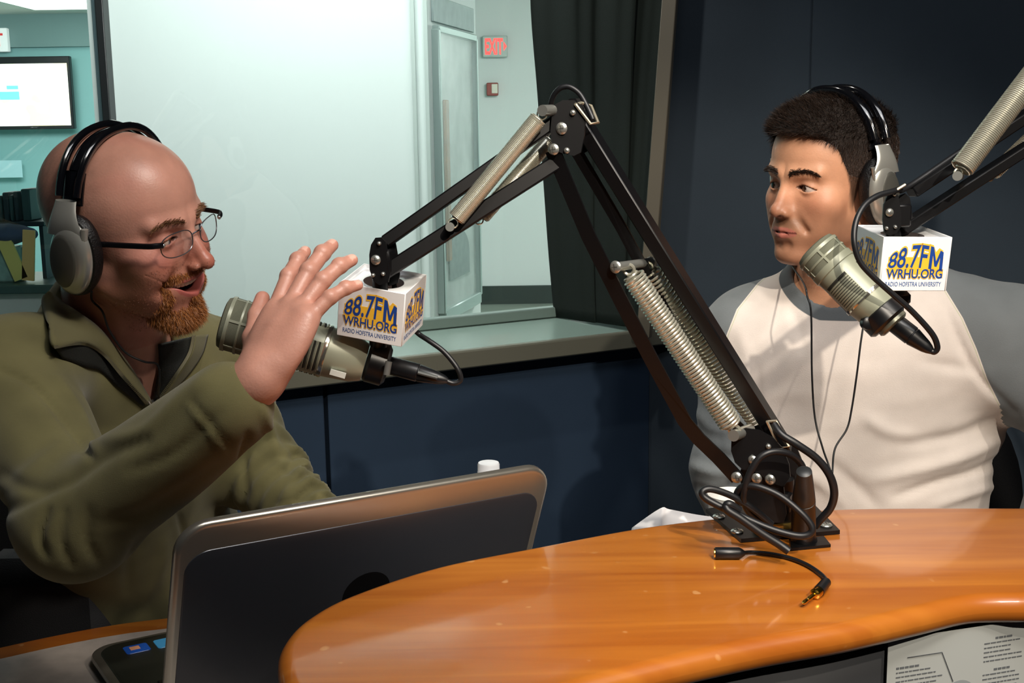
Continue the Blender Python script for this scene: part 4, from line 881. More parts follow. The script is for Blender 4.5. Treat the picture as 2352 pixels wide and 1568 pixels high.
# lower bars
eD = 1.305
topA, botA = at(1324, 262, eD+.012), at(1806, 1035, dP+.004)
mb = MB(); bar(mb, topA, botA, w1, .024, .0150); obj('lower_arm_bar', mb, ARM, boom)
def channel(pxs, dd, wd, th, name, parent, w):   # flat strip following a bent line: th in-plane height
    C_ = [at(x_, y_, d_) for (x_, y_), d_ in zip(pxs, dd)]; n = len(C_); top, bot = [], []
    for i in range(n):
        t = nrm(C_[min(i+1, n-1)] - C_[max(i-1, 0)]); k = nrm(np.cross(t, w)); k = k if k[0] > 0 else -k; top.append(C_[i] + k*th/2); bot.append(C_[i] - k*th/2)
    mb = MB(); mb.prism(top + bot[::-1], w*wd); return obj(name, mb, ARM, parent)
lineB = [(1268, 345), (1352, 545), (1425, 690), (1500, 835), (1572, 968), (1604, 1008), (1650, 1052), (1694, 1100)]
dB = [eD-.014, 1.300, 1.306, 1.311, 1.317, 1.318, 1.319, 1.320]
channel(lineB, dB, .0030, .0155, 'lower_strip', boom, w1)
lineF = [(1322, 345), (1425, 520), (1500, 660), (1570, 800), (1640, 930), (1700, 985), (1745, 1020), (1775, 1055)]
channel(lineF, [eD+.02, 1.335, 1.342, 1.350, 1.357, 1.362, 1.366, 1.37], .0018, .0125, 'lower_strip', boom, w1)
screw(at(1692, 1096, 1.317), -w1, boom, .0062)
# springs of the lower arm with their pins
pa, pb = at(1414, 613, 1.292), at(1492, 602, 1.352); pin('spring_pin', pa, pb, .0048, boom); screw(pa, pa-pb, boom, .0066); screw(pb + (pb-pa)*.02, pb-pa, boom, .006)
qa, qb = at(1688, 999, 1.305), at(1722, 986, 1.350); pin('spring_pin', qa - (qb-qa)*.1, qb, .0062, boom)
for t_, end in ((.30, qa*.85+qb*.15), (.86, at(1768, 1004, 1.40))): a_ = pa*(1-t_) + pb*t_; spring(a_, end, .0112, .00155, 50, boom, w1, .010)
# elbow
el = [(1268, 262), (1274, 240), (1292, 230), (1318, 230), (1338, 246), (1344, 275), (1342, 310), (1334, 350), (1318, 358), (1292, 352), (1270, 344), (1264, 300)]
obj('elbow_plate', cheek(eD-.018, el), ARM, boom); obj('elbow_plate', cheek(eD+.022, [(x_+18, y_-4) for x_, y_ in el]), ARM, boom)
for x_, y_, r_ in ((1290, 295, .0062), (1272, 343, .0058), (1316, 259, .003), (1302, 346, .0032)): screw(at(x_, y_, eD-.0195), -w1, boom, r_)
# upper arm bars
uD = 1.283
mb = MB(); bar(mb, at(1300, 262, eD), at(884, 556, uD), w2, .021, .0125); obj('upper_arm_bar', mb, ARM, boom)
mb = MB(); bar(mb, at(1290, 366, eD), at(884, 625, uD), w2, .021, .0150); obj('upper_arm_bar', mb, ARM, boom)
sp0, sp1 = at(1252, 254, eD-.030), at(1034, 520, 1.268); pin('spring_pin', at(1268, 253, eD-.016), sp0 + V3(-.003, -.008, 0), .0055, boom); spring(sp0, sp1, .0085, .0007, 96, boom, w2, .009)
pin('spring_pin', sp1 + V3(0, -.006, 0), at(1037, 520, 1.30), .0045, boom)
sp2, sp3 = at(1275, 308, eD+.034), at(1094, 512, 1.312); spring(sp2, sp3, .0080, .0007, 80, boom, w2, .008)
# wire clips along the big bar
def clip(pts, parent): mb = MB(); mb.tube([at(*q) for q in pts], .0016, 6); return obj('cable_clip', mb, CLIP, parent)
clip([(1322, 240, 1.285), (1356, 284, 1.285), (1374, 282, 1.29), (1358, 243, 1.31), (1336, 236, 1.305), (1322, 240, 1.285)], boom)
clip([(1762, 968, 1.322), (1790, 1028, 1.322), (1812, 1026, 1.335), (1782, 966, 1.345), (1762, 968, 1.322)], boom)
# end bracket of the upper arm (function shared with the other arm)
def end_bracket(parent, pxs, d0, w, shift, screws, neck, back=.030):
    P = [at(x_, y_, d0) for x_, y_ in pxs]; mb = MB(); mb.prism(P, w*.0025); obj('end_plate', mb, ARM, parent)
    P = [at(x_+shift[0], y_+shift[1], d0+back) for x_, y_ in pxs]; mb = MB(); mb.prism(P, w*.0025); obj('end_plate', mb, ARM, parent)
    c = at(np.mean([q[0] for q in pxs])+shift[0]*.5, np.mean([q[1] for q in pxs]), d0+back/2); mb = MB(); mb.box(c, w*back*.45, np.cross(w, Zv)*.009, Zv*.012, .002); obj('end_block', mb, ARM, parent)
    for x_, y_, r_ in screws: screw(at(x_, y_, d0-.0005), -w, parent, r_)
    mb = MB(); a, b = neck; mb.lathe(a, b-a, [(0, .0078), (np.linalg.norm(b-a), .0078)], 18); obj('arm_neck', mb, ARM, parent)
ep = [(848, 585), (852, 562), (862, 546), (876, 545), (886, 556), (892, 590), (896, 628), (892, 648), (872, 655), (858, 646), (849, 620)]
end_bracket(boom, ep, uD-.018, w2, (22, 2), ((863, 597, .0052), (871, 559, .0022), (857, 632, .0022), (880, 629, .0022)), (at(872, 640, uD), at(876, 700, uD)))

# ---------------------------------------------------------------- microphones with their station cubes
MICM = mat('mic_champagne', (150, 153, 134), .38, .15); GR = mat('mic_grille', (116, 118, 100), .6, .2, bump=.6, bscale=2600); MBK = mat('mic_mount_black', (18, 19, 22), .35)
def microphone(label, head, tail, R0, loc, up=Zv, knob=None, lever=None):
    a, b = head, tail; k = nrm(b-a); L = np.linalg.norm(b-a); u = nrm(np.cross(k, up)); v = nrm(np.cross(u, k)); mc = thing('microphone', label, 'microphone', loc)
    hl = .030 * R0/.025
    mb = MB(); mb.lathe(a, k, [(0, .001), (0.0005, R0*.74), (.002, R0*.90), (.007, R0*.985), (hl*.98, R0*.985), (hl, R0*.9)], 48, caps=False); obj('grille', mb, GR, mc)
    mb = MB()
    for t_, w_ in ((.008, .0022), (.019*R0/.026, .0013), (hl, .0045)): mb.lathe(a + k*t_, k, [(-w_, R0*.97), (-w_*.8, R0*1.02), (w_*.8, R0*1.02), (w_, R0*.97)], 48, caps=False)
    for j in range(6):
        an = 2*PI*j/6+.3; d = u*math.cos(an) + v*math.sin(an); mb.box(a + k*(hl*.5+.003) + d*R0*.98, k*(hl*.5-.004), np.cross(k, d)*.0013, d*.0009)
    obj('grille_cage', mb, MICM, mc)
    mb = MB(); prof = [(hl, R0*.9), (hl+.004, R0*.97), (hl+.012, R0*.95), (L*.70, R0*.93), (L*.705, R0*.97), (L*.73, R0*.97), (L*.735, R0*.93), (L*.93, R0*.84), (L, R0*.70)]
    mb.lathe(a, k, prof, 48); body = obj('mic_body', mb, MICM, mc)
    # slotted flutes: two banks of dark slots between raised ribs
    mb = MB(); sl = MB(); n_ = 11; s0, s1 = hl+.014, L*.69
    for j in range(n_):
        t_ = s0 + (s1-s0)*(j+.5)/n_
        for an0 in (-2.2, -.15, 1.9):
            arc = [an0 + q for q in np.linspace(-.62, .62, 9)]; sl.tube([a + k*t_ + (u*math.cos(q) + v*math.sin(q))*R0*.942 for q in arc], .0016, 5)
            mb.tube([a + k*(t_+.0035) + (u*math.cos(q) + v*math.sin(q))*R0*.95 for q in arc], .0016, 5)
    obj('vent_slots', sl, mat('slot_black', (34, 34, 28), .7), body)['kind'] = 'stuff'; obj('vent_ribs', mb, MICM, body)['kind'] = 'stuff'
    mb = MB(); mb.lathe(a + k*L*.717, k, [(-.002, R0*.99), (0, R0*1.0), (.002, R0*.99)], 40, caps=False); obj('chrome_ring', mb, mat('mic_bright_ring', (214, 210, 196), .15, .9), mc)
    return mc, k, u, v, L
def xlr(parent, a, b, r, name='cable_connector'):
    k = nrm(b-a); L = np.linalg.norm(b-a); mb = MB(); mb.lathe(a, k, [(0, r*.92), (.002, r), (L*.52, r), (L*.53, r*.93), (L*.55, r*.93), (L*.56, r*.97), (L*.9, r*.66), (L, r*.50), (L+.004, r*.3)], 24); return obj(name, mb, MBK, parent)
WHC = mat('cube_white_gloss', (242, 243, 244), .22, coat=.3); YEL = mat('print_yellow', (250, 196, 60), .4); BLU = mat('print_blue', (32, 70, 150), .4); BLU2 = mat('print_blue_small', (40, 84, 150), .4)
def station_cube(label, corner, ex, ey, ez, S, H2, loc):
    """corner = bottom front corner between the two visible faces; ex along the left face edge (to the left), ey along the right face (to the back right), ez up"""
    cb = thing('microphone_flag', label, 'microphone flag', loc); th = .0016; n_l = nrm(np.cross(ex, ez)); 
    c = corner; faces = MB()
    for o_, d1, d2 in ((c, ex, ey), (c + ex*S + ey*S, -ex, -ey)):
        faces.box(o_ + d1*S/2 + ez*H2/2 + d2*th/2, d1*S/2, d2*th/2, ez*H2/2, .0005); faces.box(o_ + d2*S/2 + ez*H2/2 + d1*th/2, d1*th/2, d2*(S/2-th), ez*H2/2, .0005)
    # recessed top with a round hole
    o_ = c + ez*(H2-.004); N_ = 40; rows = [[], [], []]; cc = o_ + (ex+ey)*S/2
    for i in range(N_+1):
        an = 2*PI*i/N_; cx, cy = math.cos(an), math.sin(an); m_ = max(abs(cx), abs(cy)); rows[0].append(cc + (ex*cx + ey*cy)*S*.30); rows[1].append(cc + (ex*cx + ey*cy)/m_*(S/2-th)); rows[2].append(rows[1][-1] - ez*.001)
    faces.sheet(rows); o2 = c + ez*.004; cc = o2 + (ex+ey)*S/2; rows = [[cc + (ex*math.cos(2*PI*i/N_) + ey*math.sin(2*PI*i/N_))*S*.30 for i in range(N_+1)], [cc + (ex*math.cos(2*PI*i/N_) + ey*math.sin(2*PI*i/N_))/max(abs(math.cos(2*PI*i/N_)), abs(math.sin(2*PI*i/N_)))*(S/2-th) for i in range(N_+1)]]; faces.sheet(rows)
    obj('cube_shell', faces, WHC, cb)
    def arch(u, t):      # upper line swells towards the middle and tapers at both ends
        return u, t*(1 - .42*(2*np.abs(u-.05))**2) - .10*np.clip(u, 0, 1)**2*4*(1-t)
    for o_, dx in ((c + ex*S, -ex), (c, ey)):
        n_ = nrm(np.cross(dx, ez)); sgn = 1
        org = o_ + dx*S/2; base = obj('printed_logo', MB().box(org + ez*H2*.47 + n_*.00015, dx*S*.40, ez*H2*.16, n_*.0001), YEL, cb)
        for txt, z_, hh, ww, wp, of in (('88.7FM', .425, .44, .80, arch, (.015, .068)), ('WRHU.ORG', .235, .175, .82, None, (.020, .080))):
            place_text('logo_outline', txt, YEL, base, org + ez*H2*z_, dx, ez, S*ww, H2*hh, wp, .00030, offset=of[1], shear=.12 if wp is not None else 0, ref=of[0])
            place_text('logo_letters', txt, BLU, base, org + ez*H2*z_, dx, ez, S*ww, H2*hh, wp, .00042, offset=of[0], shear=.12 if wp is not None else 0)
        place_text('small_lettering', 'RADIO HOFSTRA UNIVERSITY', BLU2, base, org + ez*H2*.085, dx, ez, S*.82, H2*.085, None, .00015, offset=.006)
    return cb
# left cube
S1, H1 = .0703, .0574; d1c = 1.275
A_, Bx = at(922, 797, d1c), None
def axes(c_bot, pl, pr, pt_, S, H_):     # solve directions so that the corner's neighbours project on the given pixels
    def solve(px_, length, away):
        r = ray(*px_); best = None
        for s_ in np.linspace(.8, 2.2, 14001):
            pass
        # |camC + r s - c| = length
        o_ = camC - c_bot; A2 = r @ r; B2 = 2*(r @ o_); C2 = o_ @ o_ - length**2; D2 = B2*B2-4*A2*C2
        D2 = max(D2, 0); s_ = (-B2 + (1 if away else -1)*math.sqrt(D2))/(2*A2); return nrm(camC + r*s_ - c_bot)
    eL = solve(pl, S, True); eR = solve(pr, S, True); eU = solve(pt_, H_, False); return eL, eR, eU
eL, eR, eU = axes(A_, (773, 772), (972, 768), (931, 675), S1, H1)
def orth(eL, eR, eU):
    eU = nrm(eU); eL = nrm(eL - eU*(eL @ eU)); eR2 = np.cross(eU, eL); eR2 = eR2 if eR2 @ eR > 0 else -eR2; return eL, eR2, eU
eL, eR, eU = orth(eL, eR, eU)
cube1 = station_cube('white station cube on the left boom arm beside the raised hand', A_, eL, eR, eU, S1, H1, A_)
m1h, m1t = at(509, 738, 1.312), at(838, 832, 1.325)
mic1, k, u, v, L = microphone('champagne broadcast microphone under the left cube, pointing at the bearded man', m1h, m1t, .0288, at(700, 790, 1.28))
mb = MB(); a = at(842, 826, 1.325); mb.lathe(a, k, [(0, .020), (.003, .023), (.020, .023), (.024, .018)], 28); mb.box(a + k*.014 + Zv*.016, k*.009, u*.013, Zv*.014, .003); obj('shock_mount', mb, MBK, mic1)
mb = MB(); mb.lathe(at(876, 700, uD), nrm(at(862, 805, 1.322)-at(876, 700, uD)), [(0, .0075), (.056, .0075)], 16); obj('mount_post', mb, MBK, mic1)
mb = MB(); mb.lathe(at(893, 830, 1.290), V3(-.2, -.1, -1), [(0, .0035), (.014, .0035)], 12); obj('mount_knob', mb, mat('knob_grey', (90, 90, 88), .4), mic1)
mb = MB(); q = at(776, 858, 1.296); mb.box(q, k*.0082, v*.0028, u*.002); obj('switch_plate', mb, mat('switch_white', (210, 212, 204), .4), mic1)
x1 = xlr(mic1, at(893, 838, 1.326), at(1020, 872, 1.320), .0098)
mb = MB(); mb.tube([at(960, 855, 1.311), at(1005, 867, 1.310)], .0022, 8); obj('connector_stripe', mb, mat('connector_grey', (74, 78, 78), .4), x1)
def cable(name, pts, r, label=None, cat=None, parent=None, m=None, n=10):
    mb = MB(); mb.tube(spline(pts, n), r, 10); o = obj(name, mb, m or CAB, parent); return tag(o, label, cat) if label else o
cable('microphone_cable', [at(1022, 873, 1.320), at(1042, 880, 1.320), at(1058, 872, 1.32), at(1050, 845, 1.32), at(1020, 808, 1.325), at(985, 782, 1.33), at(960, 765, 1.34), at(935, 735, 1.325), at(915, 690, 1.325), at(905, 640, 1.322), at(930, 600, 1.325), at(1080, 500, 1.33), at(1200, 400, 1.335), at(1262, 290, 1.335), at(1266, 235, 1.325), at(1282, 206, 1.318), at(1305, 199, 1.315), at(1330, 214, 1.312), at(1348, 244, 1.306), at(1362, 275, 1.30)],
      .0028, 'black microphone cable looping over the elbow of the left boom arm', 'cable')

# --- the other arm: its base stands on the desk outside the picture, the upper arm comes in from the right
boom2 = thing('microphone_boom_arm', 'black boom arm coming in from the right edge above the headphones', 'microphone arm', V3(1.10, 1.27, ZW))
c2d = 1.36; w3 = nrm((-.10, .995, 0))
mb = MB(); mb.box((1.10, 1.27, ZW+.003), X*.055, Yv*.045, Zv*.0025, .001); obj('base_plate', mb, ARM, boom2)
mb = MB(); mb.lathe(V3(1.10, 1.27, ZW+.005), Zv, [(0, .024), (.02, .024), (.022, .018), (.06, .018)], 24); obj('swivel_post', mb, ARM, boom2)
elb = V3(.80, 1.385, 1.70); root = V3(1.10, 1.27, ZW+.075)
mb = MB(); mb.box(root - Zv*.01, X*.02, Yv*.018, Zv*.03, .004); obj('bracket_block', mb, ARM, boom2)
for off in (-.022, .022): mb = MB(); bar(mb, elb + V3(off, 0, 0), root + V3(off, 0, 0), w3, .024, .012); obj('lower_arm_bar', mb, ARM, boom2)
mb = MB(); mb.box(elb + V3(0, 0, .012), X*.032, Yv*.024, Zv*.040, .01); obj('elbow_plate', mb, ARM, boom2)
e_lo, e_hi = at(2068, 528, c2d+.015), at(2092, 442, c2d+.02)
dirU = nrm(at(2352, 325, 1.40) - e_lo); 
def toE(p, dz): q = elb + V3(0, 0, dz); return q
hiE = at(2600, 148, 1.44); loE = at(2600, 200, 1.44)
mb = MB(); bar(mb, at(2600, 105, 1.44), e_hi, w3, .020, .0118); obj('upper_arm_bar', mb, ARM, boom2)
mb = MB(); bar(mb, at(2600, 183, 1.44), e_lo, w3, .020, .0118); obj('upper_arm_bar', mb, ARM, boom2)
mb = MB(); bar(mb, at(2585, 140, 1.44), elb, w3, .024, .05, .01); obj('elbow_link', mb, ARM, boom2)
spring(at(2196, 404, 1.325), at(2560, -75, 1.36), .0118, .0010, 120, boom2, w3, .008); pin('spring_pin', at(2199, 404, 1.318), at(2204, 404, 1.40), .005, boom2)
spring(at(2268, 412, 1.44), at(2560, 130, 1.48), .0075, .0007, 90, boom2, w3, .008); pin('spring_pin', at(2562, -76, 1.35), at(2580, 120, 1.44), .005, boom2)
ep2 = [(2028, 505), (2030, 470), (2040, 445), (2054, 440), (2064, 450), (2070, 490), (2070, 520), (2060, 535), (2044, 541), (2032, 535)]
end_bracket(boom2, ep2, c2d-.018, w3, (26, 4), ((2043, 488, .0045), (2054, 447, .0020), (2036, 524, .0020), (2056, 521, .0020)), (at(2050, 530, c2d), at(2062, 590, c2d)), .034)
mb = MB(); mb.tube([at(2056, 438, 1.335), at(2079, 424, 1.34)], .0016, 6); obj('cable_clip', mb, CLIP, boom2)
S2, H2_ = .0766, .0584; B_ = at(2017, 668, 1.345); eL, eR, eU = axes(B_, (1952, 634), (2158, 668), (2022, 546), S2, H2_)
def solve_two(cb_, pl, pr, S):          # both depths free: keep the two edges perpendicular
    best = None
    for dl in np.linspace(-.02, .10, 241):
        for dr in (0,):
            p1 = _at(*pl, cb_[1]+dl); e1_ = (p1-cb_); l1 = np.linalg.norm(e1_)
            for d2 in np.linspace(-.03, .08, 111):
                p2 = _at(*pr, cb_[1]+d2); e2_ = p2-cb_; l2 = np.linalg.norm(e2_); c_ = abs(l1-S)/S + abs(l2-S)/S + 3*abs((e1_ @ e2_)/(l1*l2))
                if best is None or c_ < best[0]: best = (c_, nrm(e1_), nrm(e2_))
    return best
_, eL, eR = solve_two(B_, (1952, 634), (2158, 668), S2); eU = nrm(np.cross(eL, eR)); eU = eU if eU[2] > 0 else -eU; eR = nrm(eR - eL*(eR @ eL))
cube2 = station_cube('white station cube on the right boom arm in front of the younger man', B_, eL, eR, eU, S2, H2_, B_)
m2h, m2t = at(1868, 568, 1.372), at(2035, 732, 1.330)
mic2, k, u, v, L = microphone('champagne broadcast microphone under the right cube, close to the younger man\'s mouth', m2h, m2t, .0250, at(1950, 650, 1.35))
mb = MB(); mb.lathe(at(2012, 712, 1.336), k, [(0, .020), (.003, .0235), (.017, .0235), (.020, .020)], 28); obj('shock_mount', mb, MBK, mic2)
mb = MB(); mb.lathe(at(2035, 728, 1.33), k, [(0, .0165), (.003, .0175), (.011, .0175), (.013, .015)], 28); obj('mount_collar', mb, mat('mic_collar', (112, 112, 98), .35, .5), mic2)
mb = MB(); mb.lathe(at(2062, 590, 1.392), nrm(at(2046, 712, 1.385)-at(2062, 590, 1.392)), [(0, .0075), (.058, .0075)], 16); mb.box(at(2056, 684, 1.392), X*.015, Yv*.012, Zv*.009, .005); obj('mount_post', mb, MBK, mic2)
mb = MB(); q = at(1993, 742, 1.322); mb.lathe(q, V3(.1, -.9, .1), [(-.005, .006), (-.004, .0072), (.004, .0072), (.005, .006)], 20); mb.tube([q, at(2000, 728, 1.33), at(2012, 716, 1.333)], .0022, 8); obj('mount_knob', mb, MBK, mic2)
xlr(mic2, at(2050, 737, 1.326), at(2134, 802, 1.305), .0105)
cable('microphone_cable', [at(2134, 803, 1.304), at(2146, 808, 1.302), at(2153, 796, 1.300), at(2140, 765, 1.298), at(2095, 715, 1.295), at(2050, 675, 1.292), at(2005, 635, 1.290), at(1975, 600, 1.290), at(1962, 555, 1.292), at(1966, 510, 1.300), at(1985, 472, 1.310), at(2015, 450, 1.320), at(2048, 440, 1.332), at(2066, 434, 1.345), at(2100, 420, 1.375), at(2350, 250, 1.43), at(2590, 100, 1.48)],
      .0031, 'thin black microphone cable curving down beside the right cube', 'cable')

# ---------------------------------------------------------------- cables and connectors at the foot of the arm
mb = MB(); mb.prism([on(x_, y_, ZW+.0004) for x_, y_ in ((1815, 1265), (1908, 1256), (1892, 1236), (1816, 1244))], Zv*.003); cp = thing('floor_box_connector', 'upright black cable connector plugged into a small plate beside the boom base', 'connector', on(1848, 1250, ZW)); cp.name = 'desk_connector'
obj('socket_plate', mb, ARM, cp)
q0 = on(1845, 1240, ZW+.0035); tp = at(1847, 1080, q0[1]); mb = MB(); kx = nrm(tp-q0); Lx = np.linalg.norm(tp-q0)
mb.lathe(q0, kx, [(0, .0150), (.004, .0135), (Lx*.58, .0122), (Lx*.585, .0112)], 28); obj('connector_socket', mb, MBK, cp)
mb = MB(); mb.lathe(q0 + kx*Lx*.585, kx, [(0, .0118), (.002, .0122), (Lx*.12, .0112), (Lx*.40, .0080), (Lx*.415, .0050)], 28); obj('connector_plug', mb, mat('connector_dark_grey', (38, 40, 42), .4), cp)
A2 = lambda L_: [at(*q) for q in L_]
cable('microphone_cable', A2([(1848, 1084, 1.300), (1838, 1062, 1.298), (1812, 1042, 1.290), (1776, 1037, 1.285), (1746, 1050, 1.283), (1724, 1082, 1.283), (1712, 1116, 1.284), (1708, 1148, 1.290), (1722, 1178, 1.300), (1752, 1198, 1.305)]), .0036,
      'thick black cable looping from the upright connector around the boom base', 'cable')
cable('microphone_cable', A2([(1778, 975, 1.325), (1795, 998, 1.315), (1830, 1020, 1.31), (1875, 1052, 1.31), (1905, 1090, 1.31), (1916, 1130, 1.312), (1908, 1165, 1.318), (1885, 1192, 1.325), (1872, 1208, 1.33)]), .0044, 'thick black cable arching to the right of the boom base', 'cable')
cable('microphone_cable', A2([(1700, 1158, 1.300), (1692, 1138, 1.296), (1704, 1119, 1.288), (1738, 1117, 1.280), (1790, 1138, 1.272), (1838, 1176, 1.262), (1864, 1208, 1.257), (1860, 1226, 1.256), (1830, 1230, 1.258), (1770, 1214, 1.264), (1700, 1184, 1.272), (1648, 1160, 1.280), (1618, 1142, 1.284), (1614, 1128, 1.286), (1634, 1123, 1.288), (1675, 1136, 1.290), (1718, 1160, 1.292), (1752, 1186, 1.296), (1772, 1204, 1.298)]), .0038, 'long black cable coil sticking out to the left of the boom base', 'cable')
cable('microphone_cable', A2([(1698, 1172, 1.270), (1676, 1158, 1.268), (1668, 1162, 1.268), (1672, 1172, 1.265), (1700, 1190, 1.262), (1750, 1225, 1.257), (1790, 1250, 1.253), (1812, 1266, 1.249)]), .0044, 'black cable with a looped end lying in front of the boom base', 'cable')
jk = thing('audio_adapter_cable', 'short black adapter cable with a gold plug lying on the wooden desk', 'cable', on(1790, 1275, ZW)); R_ = .0085; on2 = lambda x_, y_, h_=.0030: on(x_, y_, ZW+h_)
mb = MB(); a, b = on2(1642, 1270, R_*.75), on2(1704, 1270, R_*.75); k = nrm(b-a); Lq = np.linalg.norm(b-a); mb.lathe(a, k, [(0, R_*.68), (.001, R_*.74), (Lq*.9, R_*.74), (Lq, R_*.55), (Lq+.003, R_*.3)], 24); jb = obj('jack_socket', mb, MBK, jk)
mb = MB(); mb.lathe(a - k*.0012, k, [(0, R_*.2), (0, R_*.6), (.002, R_*.6)], 20, caps=False); obj('gold_rim', mb, GOLD, jb)
mb = MB(); mb.tube(spline([b, on2(1725, 1268), on2(1765, 1271), on2(1810, 1280), on2(1850, 1295), on2(1882, 1315), on2(1897, 1332), on2(1894, 1348, .005)], 10), .0022, 10); obj('thin_cable', mb, CAB, jk)
a, b = on2(1898, 1336, .006), on2(1880, 1358, .0056); mb = MB(); k = nrm(b-a); mb.lathe(a, k, [(0, .003), (.001, .0050), (np.linalg.norm(b-a), .0056)], 20); obj('plug_sleeve', mb, MBK, jk)
c_ = on2(1843, 1386, .0050); k = nrm(c_-b); Lq = np.linalg.norm(c_-b); mb = MB(); mb.lathe(b, k, [(0, .0052), (.008, .0054), (.0085, .0044), (.010, .0032), (.0102, .0021), (Lq*.62, .0021), (Lq*.64, .0017), (Lq*.68, .0017), (Lq*.70, .0021), (Lq*.92, .0021), (Lq, .0006)], 22); obj('gold_plug', mb, GOLD, jk)
at = _at
# ---------------------------------------------------------------- people
def cloth_mat(name, rough=.9, bump=.35, scale=900, weave=None, var=.05):
    m = mat(name, (128, 128, 128), rough, bump=bump, bscale=scale, vcol=True, var=var, vscale=30, sheen=.15, spec=.2)
    if weave:
        N = m.node_tree.nodes; L = m.node_tree.links; wv = N.new('ShaderNodeTexWave'); wv.inputs['Scale'].default_value = weave; wv.wave_type = 'BANDS'; wv.bands_direction = 'Z'
        w2_ = N.new('ShaderNodeTexWave'); w2_.inputs['Scale'].default_value = weave; w2_.bands_direction = 'X'
        L.new(N['Texture Coordinate'].outputs['Object'], wv.inputs[0]); L.new(N['Texture Coordinate'].outputs['Object'], w2_.inputs[0])
        ad = N.new('ShaderNodeMath'); ad.operation = 'ADD'; L.new(wv.outputs['Fac'], ad.inputs[0]); L.new(w2_.outputs['Fac'], ad.inputs[1])
        b2 = N.new('ShaderNodeBump'); b2.inputs['Strength'].default_value = .07; b2.inputs['Distance'].default_value = .001; L.new(ad.outputs[0], b2.inputs['Height'])
        old = N['Bump']; L.new(old.outputs[0], b2.inputs['Normal']); L.new(b2.outputs[0], N['Principled BSDF'].inputs['Normal'])
    return m
SKM = mat('skin', (200, 140, 110), .50, spec=.5, **SKIN); HST = mat('hair_strands', (60, 40, 30), .5, vcol=True); DENIM = mat('dark_trousers', (24, 26, 34), .9, bump=.4, bscale=800)

# ======== the man on the left
ML = frame(-22, 5, -13, at(293, 520, 1.44), .93)
JL = dict(pelvis=at(350, 1600, 1.78), waist=at(345, 1320, 1.74), chest=at(290, 1010, 1.62), neck=at(238, 785, 1.545), shR=at(20, 870, 1.38), shL=at(500, 845, 1.70),
          elR=at(178, 1195, 1.19), wrR=at(590, 885, 1.115), elL=at(600, 1085, 1.68), wrL=at(800, 1275, 1.55), w=1.0, foot=(.8, -.6))
JL['hipR'] = JL['pelvis'] + V3(-.05, -.07, -.02); JL['hipL'] = JL['pelvis'] + V3(.05, .07, -.02)
JL['knR'] = V3(JL['hipR'][0]+.33, JL['hipR'][1]-.20, .50); JL['knL'] = V3(JL['hipL'][0]+.35, JL['hipL'][1]-.16, .50); JL['anR'] = V3(JL['knR'][0]+.02, JL['knR'][1]+.05, .08); JL['anL'] = V3(JL['knL'][0]+.05, JL['knL'][1]+.05, .08)
pl = thing('person', 'bald bearded person in olive half zip sweater waving a hand and talking', 'person', V3(JL['pelvis'][0], JL['pelvis'][1], 0))
vw = nrm(JL['wrR'] - camC)
hR = hand_joints(JL['wrR'], camR*.34 + camU*.80 + camF*.28, camF*.72 - camU*.25 + camR*.50, 1, (.16, .18, .24, .30), spread=.22, s=.90, thumb=(.55, .15))
hL = hand_joints(JL['wrL'], nrm(V3(.75, -.62, -.10)), V3(0, 0, -1), -1, (.22, .22, .25, .3), spread=.10)
hL['F'] = [[q + V3(0, 0, .0) for q in f_] for f_ in hL['F']]
SKL = mat('skin_scalp', (200, 140, 110), .40, spec=.5, **SKIN); bodyL, flL, PhL = body_np(JL, pl, ML, 'smile', {'R': hR, 'L': hL}, SKL)
eyes(pl, ML, (.35, 0), 'blue'); hsL = head_sdf('smile'); eyebrows(pl, ML, hsL, (120, 84, 56), 700, .0020)
# teeth
mb = MB()
for i in range(-5, 6):
    a = i*.0078/.034; w_ = .0040 if abs(i) < 2 else .0035; p = V3(.0345*math.sin(a)*.88, -.0645 - .0215*math.cos(a), -.0612 + .0003*abs(i)); t_ = V3(math.cos(a), math.sin(a), 0)
    mb.box(tf(ML, p), ML[:3, :3] @ t_*w_*.94, ML[:3, :3] @ V3(-t_[1], t_[0], 0)*.0020, ML[:3, 2]*.0052, .0012)
obj('teeth', mb, mat('teeth_ivory', (226, 216, 196), .25, coat=.3), pl)
# beard: goatee and moustache made of short hairs
rng = np.random.default_rng(11)
def surf(fl, P0):
    P, Q, G = P0
    return P
Pb, Qb, Gb = polygonise(flL, (-.06, -.135, -.135), (.06, -.02, -.03), .0022); Nb = Gb/np.linalg.norm(Gb, axis=1)[:, None]
xa, ya, za = np.abs(Pb[:, 0]), Pb[:, 1], Pb[:, 2]
inm = (((xa/.0335)**2 + ((za+.0655)/.0160)**2) < 1)
mous = sstep(-.0600, -.0545, za)*sstep(-.0430, -.0480, za)*sstep(.038, .030, xa)*(ya < -.06)
side_ = sstep(.030, .034, xa)*sstep(.046, .039, xa)*sstep(-.098, -.085, za)*sstep(-.050, -.056, za)
chin_ = sstep(-.0900, -.1000, za)*sstep(.044, .032, xa)*sstep(-.035, -.055, ya); soul = sstep(.010, .004, xa)*sstep(-.0780, -.0810, za)*(ya < -.07)
msk = np.clip(mous + side_*.9 + chin_*1.2 + soul*.7, 0, 1)*(~inm | (za < -.080))
combL = lambda q: np.stack([np.sign(q[:, 0])*.25*(q[:, 2] > -.07)*np.minimum(np.abs(q[:, 0])/.01, 1), -.12 + q[:, 0]*0, -.75 + 0*q[:, 0]], 1)
def bc_(q, r): t_ = r.random((len(q), 1)); return LC((196, 128, 66))*(1-t_)*1.0 + LC((122, 70, 34))*t_
V, Q, C = strands(Pb, Nb, rng, 15000, lambda q: np.where(q[:, 2] > -.065, .0055, .0055 + .006*sstep(-.09, -.112, q[:, 2])), .0005, combL, .30, bc_, msk, curl=.35)
